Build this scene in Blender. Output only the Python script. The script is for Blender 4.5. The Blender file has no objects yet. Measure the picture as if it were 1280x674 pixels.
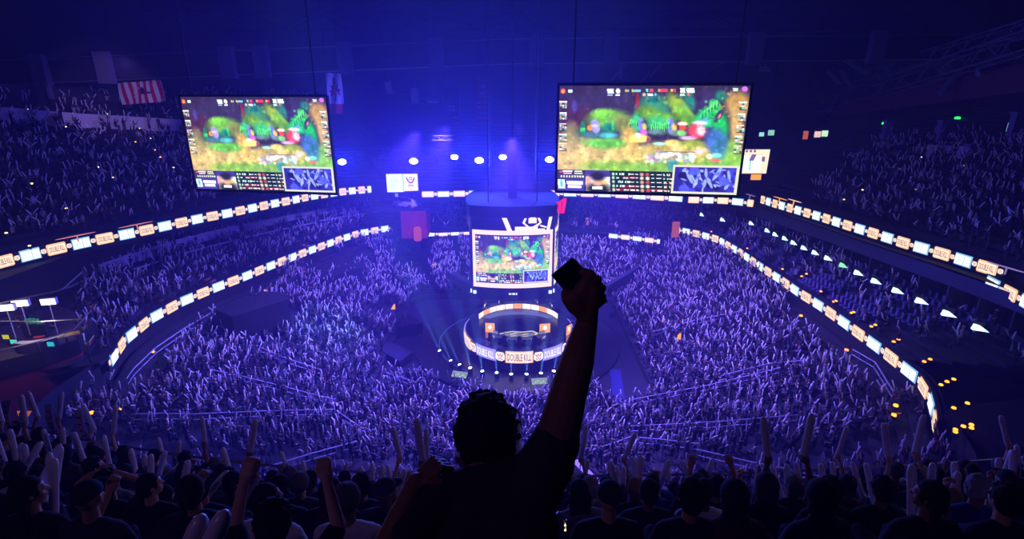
import bpy, bmesh, math, random
import numpy as np
from mathutils import Vector, Matrix, Quaternion
random.seed(7); rng = np.random.default_rng(7)
SC = bpy.context.scene; COL = SC.collection
PI = math.pi
# ------------------------------------------------------------------ camera
F = 673.0; TILT = math.radians(18.6); CT, ST = math.cos(TILT), math.sin(TILT); H = 28.0
WASH = 118000; WASHU = 18000; WASHN = 3600; WASHB = 300; FLAG = 13000; STG = 1500; FOOT = 75000; TRS = 16000; HAZE = .0032; ANI = .4; NIND = 300
cam = bpy.data.cameras.new('camera'); cam.sensor_width = 36; cam.lens = 36*F/1280
cam.clip_start = 0.05; cam.clip_end = 400
camo = bpy.data.objects.new('camera', cam); COL.objects.link(camo)
camo.location = (0, 0, H); camo.rotation_euler = (PI/2-TILT, 0, 0); SC.camera = camo
def ray(x, y):                      # direction through a point of the photograph, unit depth along the optical axis
    dx = (x-640)/F; dy = (y-337)/F
    return Vector((dx, CT-dy*ST, -(ST+dy*CT)))
CAM = Vector((0, 0, H))
def atz(x, y, z):
    d = ray(x, y); return CAM+d*((z-H)/d.z)
def aty(x, y, Y):
    d = ray(x, y); return CAM+d*(Y/d.y)
def atd(x, y, dep): return CAM+ray(x, y)*dep
def proj(p):
    p = Vector(p)-CAM; c = p.y*CT-p.z*ST; v = -p.y*ST-p.z*CT
    return (640+F*p.x/c, 337+F*v/c, c)
# ------------------------------------------------------------------ materials
def s2l(c):
    return tuple((x/12.92 if x <= .04045 else ((x+.055)/1.055)**2.4) for x in c)
def rgb(r, g, b): return s2l((r/255, g/255, b/255))
MATS = {}
def mat(name, col, rough=.7, metal=0, emit=None, strength=0, noise=0, scale=8, spec=.4):
    if name in MATS: return MATS[name]
    m = bpy.data.materials.new(name); m.use_nodes = True; nt = m.node_tree; b = nt.nodes['Principled BSDF']
    b.inputs['Base Color'].default_value = (*col, 1); b.inputs['Roughness'].default_value = rough
    b.inputs['Metallic'].default_value = metal; b.inputs['Specular IOR Level'].default_value = spec
    if emit is not None:
        b.inputs['Emission Color'].default_value = (*emit, 1); b.inputs['Emission Strength'].default_value = strength
    if noise:
        t = nt.nodes.new('ShaderNodeTexNoise'); t.inputs['Scale'].default_value = scale; t.inputs['Detail'].default_value = 5
        tc = nt.nodes.new('ShaderNodeTexCoord'); nt.links.new(tc.outputs['Object'], t.inputs['Vector'])
        r = nt.nodes.new('ShaderNodeMapRange'); r.inputs['To Min'].default_value = 1-noise; r.inputs['To Max'].default_value = 1+noise
        nt.links.new(t.outputs['Fac'], r.inputs['Value'])
        mx = nt.nodes.new('ShaderNodeMix'); mx.data_type = 'RGBA'; mx.blend_type = 'MULTIPLY'; mx.inputs[0].default_value = 1
        mx.inputs[6].default_value = (*col, 1); nt.links.new(r.outputs['Result'], mx.inputs[7]); nt.links.new(mx.outputs[2], b.inputs['Base Color'])
        bp = nt.nodes.new('ShaderNodeBump'); bp.inputs['Strength'].default_value = .15; nt.links.new(t.outputs['Fac'], bp.inputs['Height']); nt.links.new(bp.outputs['Normal'], b.inputs['Normal'])
    MATS[name] = m; return m
def glow(name, col, strength=1.0, sample=False):
    if name in MATS: return MATS[name]
    m = bpy.data.materials.new(name); m.use_nodes = True; nt = m.node_tree; nt.nodes.clear()
    e = nt.nodes.new('ShaderNodeEmission'); e.inputs[0].default_value = (*col, 1); e.inputs[1].default_value = strength
    o = nt.nodes.new('ShaderNodeOutputMaterial'); nt.links.new(e.outputs[0], o.inputs[0])
    if not sample: m.cycles.emission_sampling = 'NONE'
    MATS[name] = m; return m
def attr_mat(name, attr, rough=.75, emit=0):
    m = bpy.data.materials.new(name); m.use_nodes = True; nt = m.node_tree
    a = nt.nodes.new('ShaderNodeAttribute'); a.attribute_name = attr
    if emit:
        nt.nodes.clear(); a = nt.nodes.new('ShaderNodeAttribute'); a.attribute_name = attr
        e = nt.nodes.new('ShaderNodeEmission'); e.inputs[1].default_value = emit; nt.links.new(a.outputs['Color'], e.inputs[0])
        o = nt.nodes.new('ShaderNodeOutputMaterial'); nt.links.new(e.outputs[0], o.inputs[0]); m.cycles.emission_sampling = 'NONE'
    else:
        b = nt.nodes['Principled BSDF']; b.inputs['Roughness'].default_value = rough; nt.links.new(a.outputs['Color'], b.inputs['Base Color'])
    return m
concrete = mat('terrace concrete', rgb(30, 30, 40), .85, noise=.3, scale=.8)
dark = mat('matt black paint', rgb(24, 24, 30), .8, noise=.2, scale=3)
dkwall = mat('dark grey wall', rgb(48, 48, 60), .9, noise=.25, scale=.5)
ltwall = mat('pale balcony wall', rgb(190, 186, 205), .8, noise=.15, scale=1)
brown = mat('red brown wall', rgb(150, 46, 44), .85, noise=.2, scale=1)
steel = mat('brushed steel', rgb(150, 150, 165), .35, .9, noise=.1, scale=10)
glossblk = mat('gloss black', rgb(18, 18, 24), .18, spec=.6, noise=.1, scale=2)
stagefl = mat('dark stage floor', rgb(14, 16, 40), .3, noise=.2, scale=.6)
roofm = mat('roof deck', rgb(10, 10, 16), .95, noise=.3, scale=.3)
peach = glow('peach led', rgb(255, 196, 160), 1.15); peachlt = glow('pale peach led', rgb(255, 226, 206), 1.3)
ledwhite = glow('white led', rgb(250, 246, 255), 1.4); ledblue = glow('sky blue led', rgb(130, 190, 255), 1.2)
lavled = glow('lavender led', rgb(150, 130, 255), 1.2); tealled = glow('teal led', rgb(150, 225, 235), 1.1)
browned = mat('unlit brown lettering', rgb(110, 48, 40), .6, emit=rgb(120, 55, 50), strength=1)
violetmk = mat('violet led mark', rgb(110, 90, 140), .6, emit=rgb(130, 110, 160), strength=1)
orangel = glow('orange lamp', rgb(255, 150, 40), 3); orangeled = glow('orange led', rgb(255, 165, 70), 1.2)
yellowl = glow('warm white lamp', rgb(255, 225, 160), 3); greenl = glow('green lamp', rgb(40, 255, 90), 3)
whitel = glow('cold white lamp', rgb(190, 225, 255), 2.2); bulb = glow('blue white bulb', (.45, .6, 1.0), 30); halol = glow('blue lamp rim', (.05, .12, 1.0), 6)
# ------------------------------------------------------------------ object helpers
def tag(o, label=None, cat=None, group=None, kind=None):
    if label: o['label'] = label
    if cat: o['category'] = cat
    if group: o['group'] = group
    if kind: o['kind'] = kind
    return o
def empty(name, loc=(0, 0, 0), rz=0, label=None, cat=None, group=None):
    o = bpy.data.objects.new(name, None); COL.objects.link(o); o.location = loc; o.rotation_euler = (0, 0, rz); o.empty_display_size = .2
    return tag(o, label, cat, group)
def link(name, me, m=None, parent=None, loc=None):
    o = bpy.data.objects.new(name, me); COL.objects.link(o)
    if m is not None:
        for k in (m if isinstance(m, (list, tuple)) else [m]): me.materials.append(k)
    if parent: o.parent = parent
    if loc is not None: o.location = loc
    return o
class MB:
    def __init__(s): s.v = []; s.f = []; s.mi = []; s.cur = 0
    def add(s, vs, fs):
        n = len(s.v); s.v += [tuple(v) for v in vs]; s.f += [tuple(i+n for i in f) for f in fs]; s.mi += [s.cur]*len(fs); return s
    def box(s, c, d, rz=0, M=None):
        x, y, z = [k/2 for k in d]
        vs = [Vector((i*x, j*y, k*z)) for k in (-1, 1) for j in (-1, 1) for i in (-1, 1)]
        R = M if M is not None else Matrix.Rotation(rz, 3, 'Z')
        vs = [R @ v+Vector(c) for v in vs]
        return s.add(vs, [(0, 2, 3, 1), (4, 5, 7, 6), (0, 1, 5, 4), (2, 6, 7, 3), (0, 4, 6, 2), (1, 3, 7, 5)])
    def quad(s, a, b, c, d): return s.add([a, b, c, d], [(0, 1, 2, 3)])
    def tube(s, a, b, r0, r1=None, n=8, cap=True):
        a = Vector(a); b = Vector(b); r1 = r0 if r1 is None else r1; d = (b-a)
        if d.length < 1e-6: return s
        q = d.to_track_quat('Z', 'Y'); vs = []
        for p, r in ((a, r0), (b, r1)):
            for i in range(n):
                t = 2*PI*i/n; vs.append(p+q @ Vector((r*math.cos(t), r*math.sin(t), 0)))
        fs = [(i, (i+1) % n, n+(i+1) % n, n+i) for i in range(n)]
        if cap: fs += [tuple(range(n-1, -1, -1)), tuple(range(n, 2*n))]
        return s.add(vs, fs)
    def path(s, pts, r, n=6):
        for a, b in zip(pts, pts[1:]): s.tube(a, b, r, n=n)
        return s
    def lathe(s, prof, c=(0, 0, 0), n=24, q=None):
        vs = []; fs = []; m = len(prof); c = Vector(c)
        for i in range(n):
            t = 2*PI*i/n
            for r, z in prof:
                v = Vector((r*math.cos(t), r*math.sin(t), z)); vs.append((q @ v if q else v)+c)
        for i in range(n):
            for j in range(m-1):
                a = i*m+j; b = ((i+1) % n)*m+j; fs.append((a, b, b+1, a+1))
        return s.add(vs, fs)
    def ball(s, c, r, n=12, k=8, M=None):
        prof = [(max(1e-4, math.sin(PI*j/k)), -math.cos(PI*j/k)) for j in range(k+1)]
        if not isinstance(r, (tuple, list)): r = (r, r, r)
        t = MB().lathe(prof, n=n); S = Matrix.Diagonal(r); R = M if M is not None else Matrix.Identity(3)
        return s.add([R @ (S @ Vector(v))+Vector(c) for v in t.v], t.f)
    def capsule(s, a, b, r0, r1=None, n=12, k=4):
        a = Vector(a); b = Vector(b); r1 = r0 if r1 is None else r1; L = (b-a).length
        q = (b-a).to_track_quat('Z', 'Y') if L > 1e-6 else Quaternion()
        prof = [(max(1e-4, r0*math.sin(PI/2*j/k)), -r0*math.cos(PI/2*j/k)) for j in range(k+1)]
        prof += [(max(1e-4, r1*math.cos(PI/2*j/k)), L+r1*math.sin(PI/2*j/k)) for j in range(k+1)]
        return s.lathe(prof, a, n, q)
    def build(s, name, m=None, parent=None, smooth=False, loc=None, bevel=0):
        me = bpy.data.meshes.new(name); me.from_pydata([tuple(v) for v in s.v], [], s.f)
        if any(s.mi): me.polygons.foreach_set('material_index', s.mi)
        if smooth: me.polygons.foreach_set('use_smooth', [True]*len(me.polygons))
        me.validate(); me.update()
        o = link(name, me, m, parent, loc)
        if bevel:
            b = o.modifiers.new('bevel', 'BEVEL'); b.width = bevel; b.segments = 2; b.limit_method = 'ANGLE'
        return o
def copy_tree(o, parent=None, **k):
    c = o.copy(); COL.objects.link(c)
    if parent: c.parent = parent
    for ch in list(o.children): copy_tree(ch, c)
    return c
_TX = {}
def text_data(s):                    # outline of a word, fitted to a 1 x 1 box centred on 0
    if s in _TX: return _TX[s]
    cu = bpy.data.curves.new('t', 'FONT'); cu.body = s; cu.resolution_u = 2; cu.offset = .012; ob = bpy.data.objects.new('t', cu); COL.objects.link(ob)
    dg = bpy.context.evaluated_depsgraph_get(); dg.update()
    me = bpy.data.meshes.new_from_object(ob.evaluated_get(dg))
    v = np.array([x.co for x in me.vertices]); f = [tuple(p.vertices) for p in me.polygons]
    lo, hi = v.min(0), v.max(0); v = (v-(lo+hi)/2)/np.maximum(hi-lo, 1e-6); v[:, 2] = 0
    bpy.data.objects.remove(ob); bpy.data.curves.remove(cu); bpy.data.meshes.remove(me)
    _TX[s] = (v, f); return _TX[s]
def text_on(s, c, ux, uz, w, h, name='lettering', m=None, parent=None, label=None):
    v, f = text_data(s); mb = MB(); c = Vector(c); ux = Vector(ux).normalized(); uz = Vector(uz).normalized()
    mb.add([c+ux*(float(p[0])*w)+uz*(float(p[1])*h) for p in v], f)
    o = mb.build(name, m, parent)
    if label: o['label'] = label
    return o
# ------------------------------------------------------------------ the bowl: rings about the arena's centre
CEN = Vector((0, 55))
def smooth_poly(pts, k=6):
    n = len(pts); out = []
    for i in range(n):
        p0, p1, p2, p3 = [Vector(pts[(i+j) % n]) for j in (-1, 0, 1, 2)]
        for t in [j/k for j in range(k)]:
            out.append(.5*((2*p1)+(-p0+p2)*t+(2*p0-5*p1+4*p2-p3)*t*t+(-p0+3*p1-3*p2+p3)*t**3))
    return out
NPH = 720
def ring_radii(pts):
    a = np.array([math.atan2(p[1]-CEN.y, p[0]-CEN.x) for p in pts]); r = np.array([math.hypot(p[0]-CEN.x, p[1]-CEN.y) for p in pts])
    o = np.argsort(a); a, r = a[o], r[o]; a = np.concatenate([a-2*PI, a, a+2*PI]); r = np.tile(r, 3)
    x = np.cos(a)*r; y = np.sin(a)*r; g = -PI+2*PI*np.arange(NPH)/NPH
    # dense samples along the polyline, then r as a function of angle
    xs, ys = [], []
    for i in range(len(a)-1):
        t = np.linspace(0, 1, 12, endpoint=False); xs.append(x[i]+(x[i+1]-x[i])*t); ys.append(y[i]+(y[i+1]-y[i])*t)
    xs, ys = np.concatenate(xs), np.concatenate(ys); aa = np.unwrap(np.arctan2(ys, xs)); rr = np.hypot(xs, ys)
    aa = aa-aa[0]+a[0]; return np.interp(g, aa, rr)
def px_ring(pts, z): return [atz(x, y, z).xy for x, y in pts]
LZ, UZ = 8.0, 14.5
L_left = px_ring([(500, 283), (476, 286.6), (449, 291.2), (426, 298.4), (407, 305.5), (386.5, 313), (363, 322), (336, 332.6), (306.5, 345), (268, 359.5), (227, 376.5), (188, 398), (156, 424), (135, 455)], LZ)
L_right = px_ring([(847, 287), (874.5, 292.6), (898, 299), (912.5, 307.5), (926, 315.4), (940, 325.3), (957, 337), (975.7, 349), (999, 365.3), (1026, 382), (1060, 406), (1103, 437.5), (1148, 473), (1163, 497), (1169, 520)], LZ)
L_far = px_ring([(533, 293), (590, 291.5), (680, 291.5), (762, 294.5), (825, 302)], LZ)
L_near = [(24.5, 24), (15, 18.5), (0, 17.5), (-15, 18.5), (-25, 23), (-30.5, 30.5)]
RL = ring_radii(smooth_poly([tuple(p) for p in L_far[:4]]+[(19, 78)]+[tuple(p) for p in L_right]+L_near+[tuple(p) for p in reversed(L_left)]+[(-16.5, 78)], 3))
def rrect(x, y0, y1, r, n=6):
    out = []
    for cx, cy, a0 in ((x-r, y1-r, 0), (-x+r, y1-r, PI/2), (-x+r, y0+r, PI), (x-r, y0+r, 1.5*PI)):
        out += [(cx+r*math.cos(a0+PI/2*i/n), cy+r*math.sin(a0+PI/2*i/n)) for i in range(n+1)]
    return out
RI = ring_radii(rrect(13.5, 41.8, 70, 3))
U_left = px_ring([(463, 237), (447, 238), (429, 239.6), (406, 242.9), (385.5, 246), (365, 250.4), (342, 254.6), (316, 260), (285, 266.6), (250.6, 273), (210.5, 281.7), (162, 292), (103, 303.6), (38.5, 318), (0, 328)], UZ)
U_right = px_ring([(948, 248.5), (968, 254.5), (1004.5, 265), (1028, 271.7), (1056, 280.7), (1090, 291), (1131, 304), (1184, 319), (1222, 331), (1252, 340)], UZ)
U_far = px_ring([(527, 243), (640, 241), (700, 240.5), (760, 243), (850, 248.5), (905, 250.5), (942, 254)], UZ)
URING = [tuple(p) for p in U_far[:-1]]+[(27, 70), (30.5, 69)]+[tuple(p) for p in U_right]+[(38.5, 36), (39, 24), (38, 12), (-40, 12), (-43, 24), (-43.5, 35)]+[tuple(p) for p in reversed(U_left)]+[(-16, 76)]
RU = ring_radii(smooth_poly(URING, 3))
M1 = [(-12, 88), (0, 89), (13, 88), (23, 85), (30, 77), (34, 61), (36, 50), (38, 38.5), (38.5, 25), (36, 15), (0, 12), (-38, 15), (-41, 30), (-41, 49), (-40, 60), (-36, 69), (-30, 77), (-20, 84)]
RM = ring_radii(smooth_poly(M1, 3))
RT = RU+23.5
def rad(R, ph):
    g = (ph+PI)/(2*PI)*NPH; i = int(math.floor(g)); t = g-i; return R[i % NPH]*(1-t)+R[(i+1) % NPH]*t
def polar(X, Y): return math.atan2(Y-CEN.y, X-CEN.x), math.hypot(X-CEN.x, Y-CEN.y)
def pt(ph, r, z=0): return Vector((CEN.x+r*math.cos(ph), CEN.y+r*math.sin(ph), z))
LB0, LB1 = .9, 6.3; MB0, MB1 = 8.3, 10.2; UB0, UB1 = 15.0, 26.0
def surf(X, Y):
    ph, r = polar(X, Y); ri, rl, rm, ru, rt = (rad(R, ph) for R in (RI, RL, RM, RU, RT))
    if r < ri: return 0
    if r < rl: return LB0+(LB1-LB0)*(r-ri)/(rl-ri)
    near = Y < 24
    if r < rm: return MB0+(MB1-MB0)*(r-rl)/max(.5, rm-rl)
    if near: return 8
    if r < ru: return 13.9
    if r < rt: return UB0+(UB1-UB0)*(r-ru)/(rt-ru)
    return 26.5
def hit(x, y, up=0.0):               # where the sight line through a photo point meets the bowl (raised by up)
    d = ray(x, y); t = 9.0
    while t < 160:
        p = CAM+d*t
        if p.z < surf(p.x, p.y)+up: break
        t += .12
    lo, hi = t-.12, t
    for _ in range(8):
        m = (lo+hi)/2; p = CAM+d*m
        if p.z < surf(p.x, p.y)+up: hi = m
        else: lo = m
    return CAM+d*hi
def terraces(name, Ra, Rb, z0, z1, rows, p0, p1, n, m):
    mb = MB(); vs = []; prof = 2*rows+1
    for i in range(n+1):
        ph = p0+(p1-p0)*i/n; a, b = rad(Ra, ph), rad(Rb, ph); dz = (z1-z0)/rows
        for j in range(rows):
            r0 = a+(b-a)*j/rows
            vs += [pt(ph, r0, z0+dz*j), pt(ph, r0, z0+dz*(j+1))]
        vs.append(pt(ph, b, z1))
    fs = []
    for i in range(n):
        for j in range(prof-1): a = i*prof+j; fs.append((a, a+1, a+prof+1, a+prof))
    mb.add(vs, fs); return tag(mb.build(name, m), kind='structure')
def band(name, R, z0, z1, p0, p1, n, m, off=0, R2=None, kind='structure'):
    mb = MB(); vs = []
    for i in range(n+1):
        ph = p0+(p1-p0)*i/n; r = rad(R, ph)+off; r2 = rad(R2, ph) if R2 is not None else r
        vs += [pt(ph, r, z0), pt(ph, r2, z1)]
    mb.add(vs, [(2*i, 2*i+1, 2*i+3, 2*i+2) for i in range(n)]); return tag(mb.build(name, m), kind=kind)
PA, PB = -.55, PI+.55            # angles of the mid and upper tiers (open toward the camera's balcony)
mb = MB(); mb.box((0, 50, -.15), (160, 130, .3)); tag(mb.build('floor', mat('dark arena floor', rgb(18, 18, 34), .6, noise=.2, scale=.4)), kind='structure')
terraces('floor_lower_terrace', RI, RL, LB0-.35, LB1, 22, -PI, PI, 240, concrete)
band('wall_floor_edge', RI, 0, LB0-.35, -PI, PI, 160, dark)
band('wall_lower_rim', RL, LB1-.3, 8.5, -PI, PI, 200, dark, off=.5)
terraces('floor_middle_terrace', RL, RM, MB0-.1, MB1, 7, PA, PB, 160, concrete)
band('floor_middle_inner', RL, 8.3, 8.3, PA, PB, 160, dark, R2=RM)
band('wall_suite_back', RM, MB1, 13.9, PA, PB, 160, dark, off=.9)
band('wall_upper_fascia', RU, 13.4, 15.4, PA, PB, 160, dark, off=.75)
band('ceiling_suite', RM, 13.7, 13.9, PA, PB, 160, dark, off=-1.0, R2=RU+2)
terraces('floor_upper_terrace', RU+.85, RT, UB0-.3, UB1, 28, PA, PB, 160, concrete)
band('wall_upper_back', RT, 26, 38, PA-.5, PB+.5, 120, dkwall, off=1.5)
band('floor_upper_concourse', RT, 26.0, 26.0, PA, PB, 120, concrete, R2=RT+2)
mb = MB(); mb.box((0, 50, 38.2), (190, 170, .4)); tag(mb.build('ceiling', roofm), kind='structure')
mb = MB(); mb.box((0, 118, 19), (190, .5, 38)); tag(mb.build('wall_far', dkwall), kind='structure')
for nm, x in (('wall_left', -78), ('wall_right', 78)):
    mb = MB(); mb.box((x, 50, 19), (.5, 140, 38)); tag(mb.build(nm, dkwall), kind='structure')
mb = MB(); mb.box((0, -18, 19), (190, .5, 38)); tag(mb.build('wall_near', dkwall), kind='structure')
# ------------------------------------------------------------------ LED ribbon displays
def resample(pts):
    p = [Vector((q[0], q[1])) for q in pts]; s = [0]
    for a, b in zip(p, p[1:]): s.append(s[-1]+(b-a).length)
    def at(t):
        t = max(0, min(s[-1], t))
        for i in range(len(p)-1):
            if t <= s[i+1]: return p[i]+(p[i+1]-p[i])*((t-s[i])/max(1e-6, s[i+1]-s[i]))
        return p[-1]
    return at, s[-1]
def emblem(name, c, ux, uz, s, parent):
    mb = MB(); c = Vector(c); k = [(-.36, .5), (.36, .5), (.5, .2), (.5, -.3), (.2, -.5), (-.2, -.5), (-.5, -.3), (-.5, .2)]
    mb.add([c+ux*(a*s)+uz*(b*s) for a, b in k], [tuple(range(8))]); o = mb.build(name, peachlt, parent)
    mk = MB(); n = ux.cross(uz).normalized()*.012
    for x0, y0, x1, y1, w in ((-.3, .3, -.12, -.1, .09), (.3, .3, .12, -.1, .09), (-.05, .32, -.05, .05, .07), (.07, .32, .07, .05, .07), (-.28, -.2, -.1, -.36, .09), (.28, -.2, .1, -.36, .09), (-.02, -.12, .02, -.3, .1)):
        a = c+n+ux*(x0*s)+uz*(y0*s); b = c+n+ux*(x1*s)+uz*(y1*s); d = (b-a).normalized(); e = d.cross(n.normalized())*(w*s/2)
        mk.quad(a-e, a+e, b+e, b-e)
    mk.build('mark', violetmk, o); return o
def ribbon(pts, z0, z1, period, first, label, group, text=True, flip=1, phase=0.0):
    at, L = resample(pts); root = MB(); N = max(6, int(L/.8)); vs = []
    for i in range(N+1):
        t = L*i/N; p = at(t); d = (at(t+.2)-at(t-.2)).normalized(); nrm = Vector((-d.y, d.x))
        if nrm.dot(CEN-p) < 0: nrm = -nrm
        for off in (0.0, -.22):
            q = p+nrm*off; vs += [(q.x, q.y, z0-.05), (q.x, q.y, z1+.05)]
    fs = []
    for i in range(N):
        a = i*4; b = a+4; fs += [(a, a+1, b+1, b), (a+2, b+2, b+3, a+3), (a+1, a+3, b+3, b+1), (a, b, b+2, a+2)]
    fs += [(0, 2, 3, 1), (4*N, 4*N+1, 4*N+3, 4*N+2)]
    ro = root.add(vs, fs).build('ribbon_display', dark); tag(ro, label, 'led display', group)
    per = period if isinstance(period, tuple) else (period, period); period = per[0]; pw, ew = period*.395, period*.105; t = -phase*period; k = first; h = z1-z0; zc = (z0+z1)/2; up = Vector((0, 0, 1))
    while t < L:
        a, b = max(0, t+.03), min(L, t+pw-.03)
        if b-a > .12:
            m1 = (a+b)/2; A, M_, B = at(a), at(m1), at(b); d = (B-A).normalized(); nrm = Vector((-d.y, d.x))
            if nrm.dot(CEN-M_) < 0: nrm = -nrm
            ux = Vector((-nrm.y, nrm.x, 0))     # reading direction as seen from the middle of the bowl
            o3 = Vector((nrm.x, nrm.y, 0))
            ins = .07 if k % 2 else .02
            mb = MB(); P3 = lambda p, z, o: Vector((p.x, p.y, z))+o3*o
            c2 = .09
            col = []
            A2, B2 = A+d*c2, B-d*c2
            if k % 2: mb.add([P3(A2, z0, .04), P3(M_, z0, .04), P3(B2, z0, .04), P3(B, z0+c2, .04), P3(B, z1-c2, .04), P3(B2, z1, .04), P3(M_, z1, .04), P3(A2, z1, .04), P3(A, z1-c2, .04), P3(A, z0+c2, .04)], [tuple(range(10))])
            else: mb.add([P3(A, z0, .04), P3(M_, z0, .04), P3(B, z0, .04), P3(B, z1, .04), P3(M_, z1, .04), P3(A, z1, .04)], [(0, 1, 4, 5), (1, 2, 3, 4)])
            panel = mb.build('lit_panel', peach if k % 2 else ledblue, ro); w = (B-A).length
            cc = Vector(((A.x+B.x)/2, (A.y+B.y)/2, zc))+o3*.1
            if k % 2:
                inner = MB(); hx, hz = w/2-.1, h/2-.12
                inner.quad(cc-ux*hx-up*hz, cc+ux*hx-up*hz, cc+ux*hx+up*hz, cc-ux*hx+up*hz).build('inner_plate', peachlt, panel)
                if w > period*.25 and text: text_on('DOUBLE KILL', cc+o3*.01, ux, up, w*.76, h*.5, 'lettering', browned, panel)
            else:
                inner = MB(); hz = h/2-.1
                inner.quad(cc-ux*(w*.46)-up*hz, cc+ux*(w*.05)-up*hz, cc+ux*(w*.05)+up*hz, cc-ux*(w*.46)+up*hz)
                inner.quad(cc+ux*(w*.09)-up*hz, cc+ux*(w*.44)-up*hz, cc+ux*(w*.44)+up*hz, cc+ux*(w*.09)+up*hz).build('inner_plate', ledwhite, panel)
                if w > period*.25 and text: text_on('DOUBLE KILL', cc+o3*.01-ux*(w*.2), ux, up, w*.4, h*.4, 'lettering', tealled, panel)
        t2 = t+pw+ew/2
        if ew/2 < t2 < L-ew/2:
            p = at(t2); d = (at(t2+.1)-at(t2-.1)).normalized(); nrm = Vector((-d.y, d.x))
            if nrm.dot(CEN-p) < 0: nrm = -nrm
            emblem('emblem', Vector((p.x, p.y, zc))+Vector((nrm.x, nrm.y, 0))*.04, Vector((-nrm.y, nrm.x, 0)), up, min(ew*.95, h*.62), ro)
        t += pw+ew; k += 1; period = per[0]+(per[1]-per[0])*max(0, min(1, t/L)); pw, ew = period*.395, period*.105
    return ro
G = 'LED ribbon displays on the tier fronts'
up_l = [(0, 328), (38.5, 318), (103, 303.6), (162, 292), (210.5, 281.7), (250.6, 273), (285, 266.6), (316, 260), (342, 254.6), (365, 250.4), (385.5, 246), (406, 242.9), (429, 239.6), (447, 238), (464, 236.5)]
pl = px_ring(up_l, UZ); pl = [pl[0]+(pl[0]-pl[1])*1.2]+pl
ribbon(pl, UZ-.5, UZ+.5, (4.2, 2.5), 1, 'long upper LED ribbon reading DOUBLE KILL, under the smaller hanging screen', G, phase=.48)
ribbon(px_ring([(135, 455), (148, 436), (156, 424), (188, 398), (227, 376.5), (268, 359.5), (306.5, 345), (336, 332.6), (363, 322), (386.5, 313), (407, 305.5), (426, 298.4), (449, 291.2), (476, 286.6), (500, 283)], LZ), LZ-.55, LZ+.45, (4.3, 3.1), 1, 'curved lower LED ribbon running from the broadcast booth to the brown corner wall', G, phase=.38)
ribbon(px_ring([(847, 287), (874.5, 292.6), (898, 299), (912.5, 307.5), (926, 315.4), (940, 325.3), (957, 337), (975.7, 349), (999, 365.3), (1026, 382), (1060, 406), (1103, 437.5), (1148, 473), (1163, 497), (1169, 520), (1170, 533)], LZ), LZ-.55, LZ+.45, (3.2, 4.9), 1, 'curved lower LED ribbon in front of the amber step lamps and dark suites', G, phase=.25)
ribbon(px_ring([(951, 249), (968, 254.5), (1004.5, 265), (1028, 271.7), (1056, 280.7), (1090, 291), (1131, 304), (1184, 319), (1222, 331), (1256, 341)], UZ), UZ-.5, UZ+.5, (2.4, 4.1), 1, 'long upper LED ribbon above the suite lamps, ending in a ragged orange panel', G)
pr = px_ring([(1231, 350), (1252, 361), (1280, 376)], 13.5); pr.append(pr[-1]+(pr[-1]-pr[-2])*.6)
ribbon(pr, 13.0, 14.0, 4.0, 0, 'short LED ribbon stepped below the end of the long upper ribbon', G, phase=-.06)
ribbon(px_ring([(860, 249.5), (905, 250.5), (942, 254.5)], UZ), UZ-.45, UZ+.45, 3.6, 1, 'short LED ribbon under the corner of the larger hanging screen', G, text=False)
ribbon(px_ring([(662, 241), (760, 243), (857, 249)], UZ), UZ-.4, UZ+.4, 4.6, 0, 'far LED ribbon directly behind the lower edge of the larger hanging screen', G, text=False)
ribbon(px_ring([(637, 241), (652, 241)], UZ), UZ-.4, UZ+.4, 4, 0, 'tiny LED ribbon piece above the scoreboard between two hanging posts', G, text=False)
ribbon(px_ring([(527, 243), (560, 242.5), (624, 241)], UZ), UZ-.4, UZ+.4, 4.2, 1, 'far LED ribbon between the car display and the hanging scoreboard', G, text=False)
ribbon(px_ring([(532, 293), (560, 292), (589, 290.5)], LZ), LZ-.35, LZ+.35, 3.6, 0, 'far lower LED ribbon just beside the scoreboard, blue and white', G, text=False)
ribbon(px_ring([(761, 294.5), (790, 297.5), (825, 302)], LZ), LZ-.35, LZ+.35, 3.4, 0, 'far lower LED ribbon above the pale diagonal wall', G, text=False)
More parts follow.
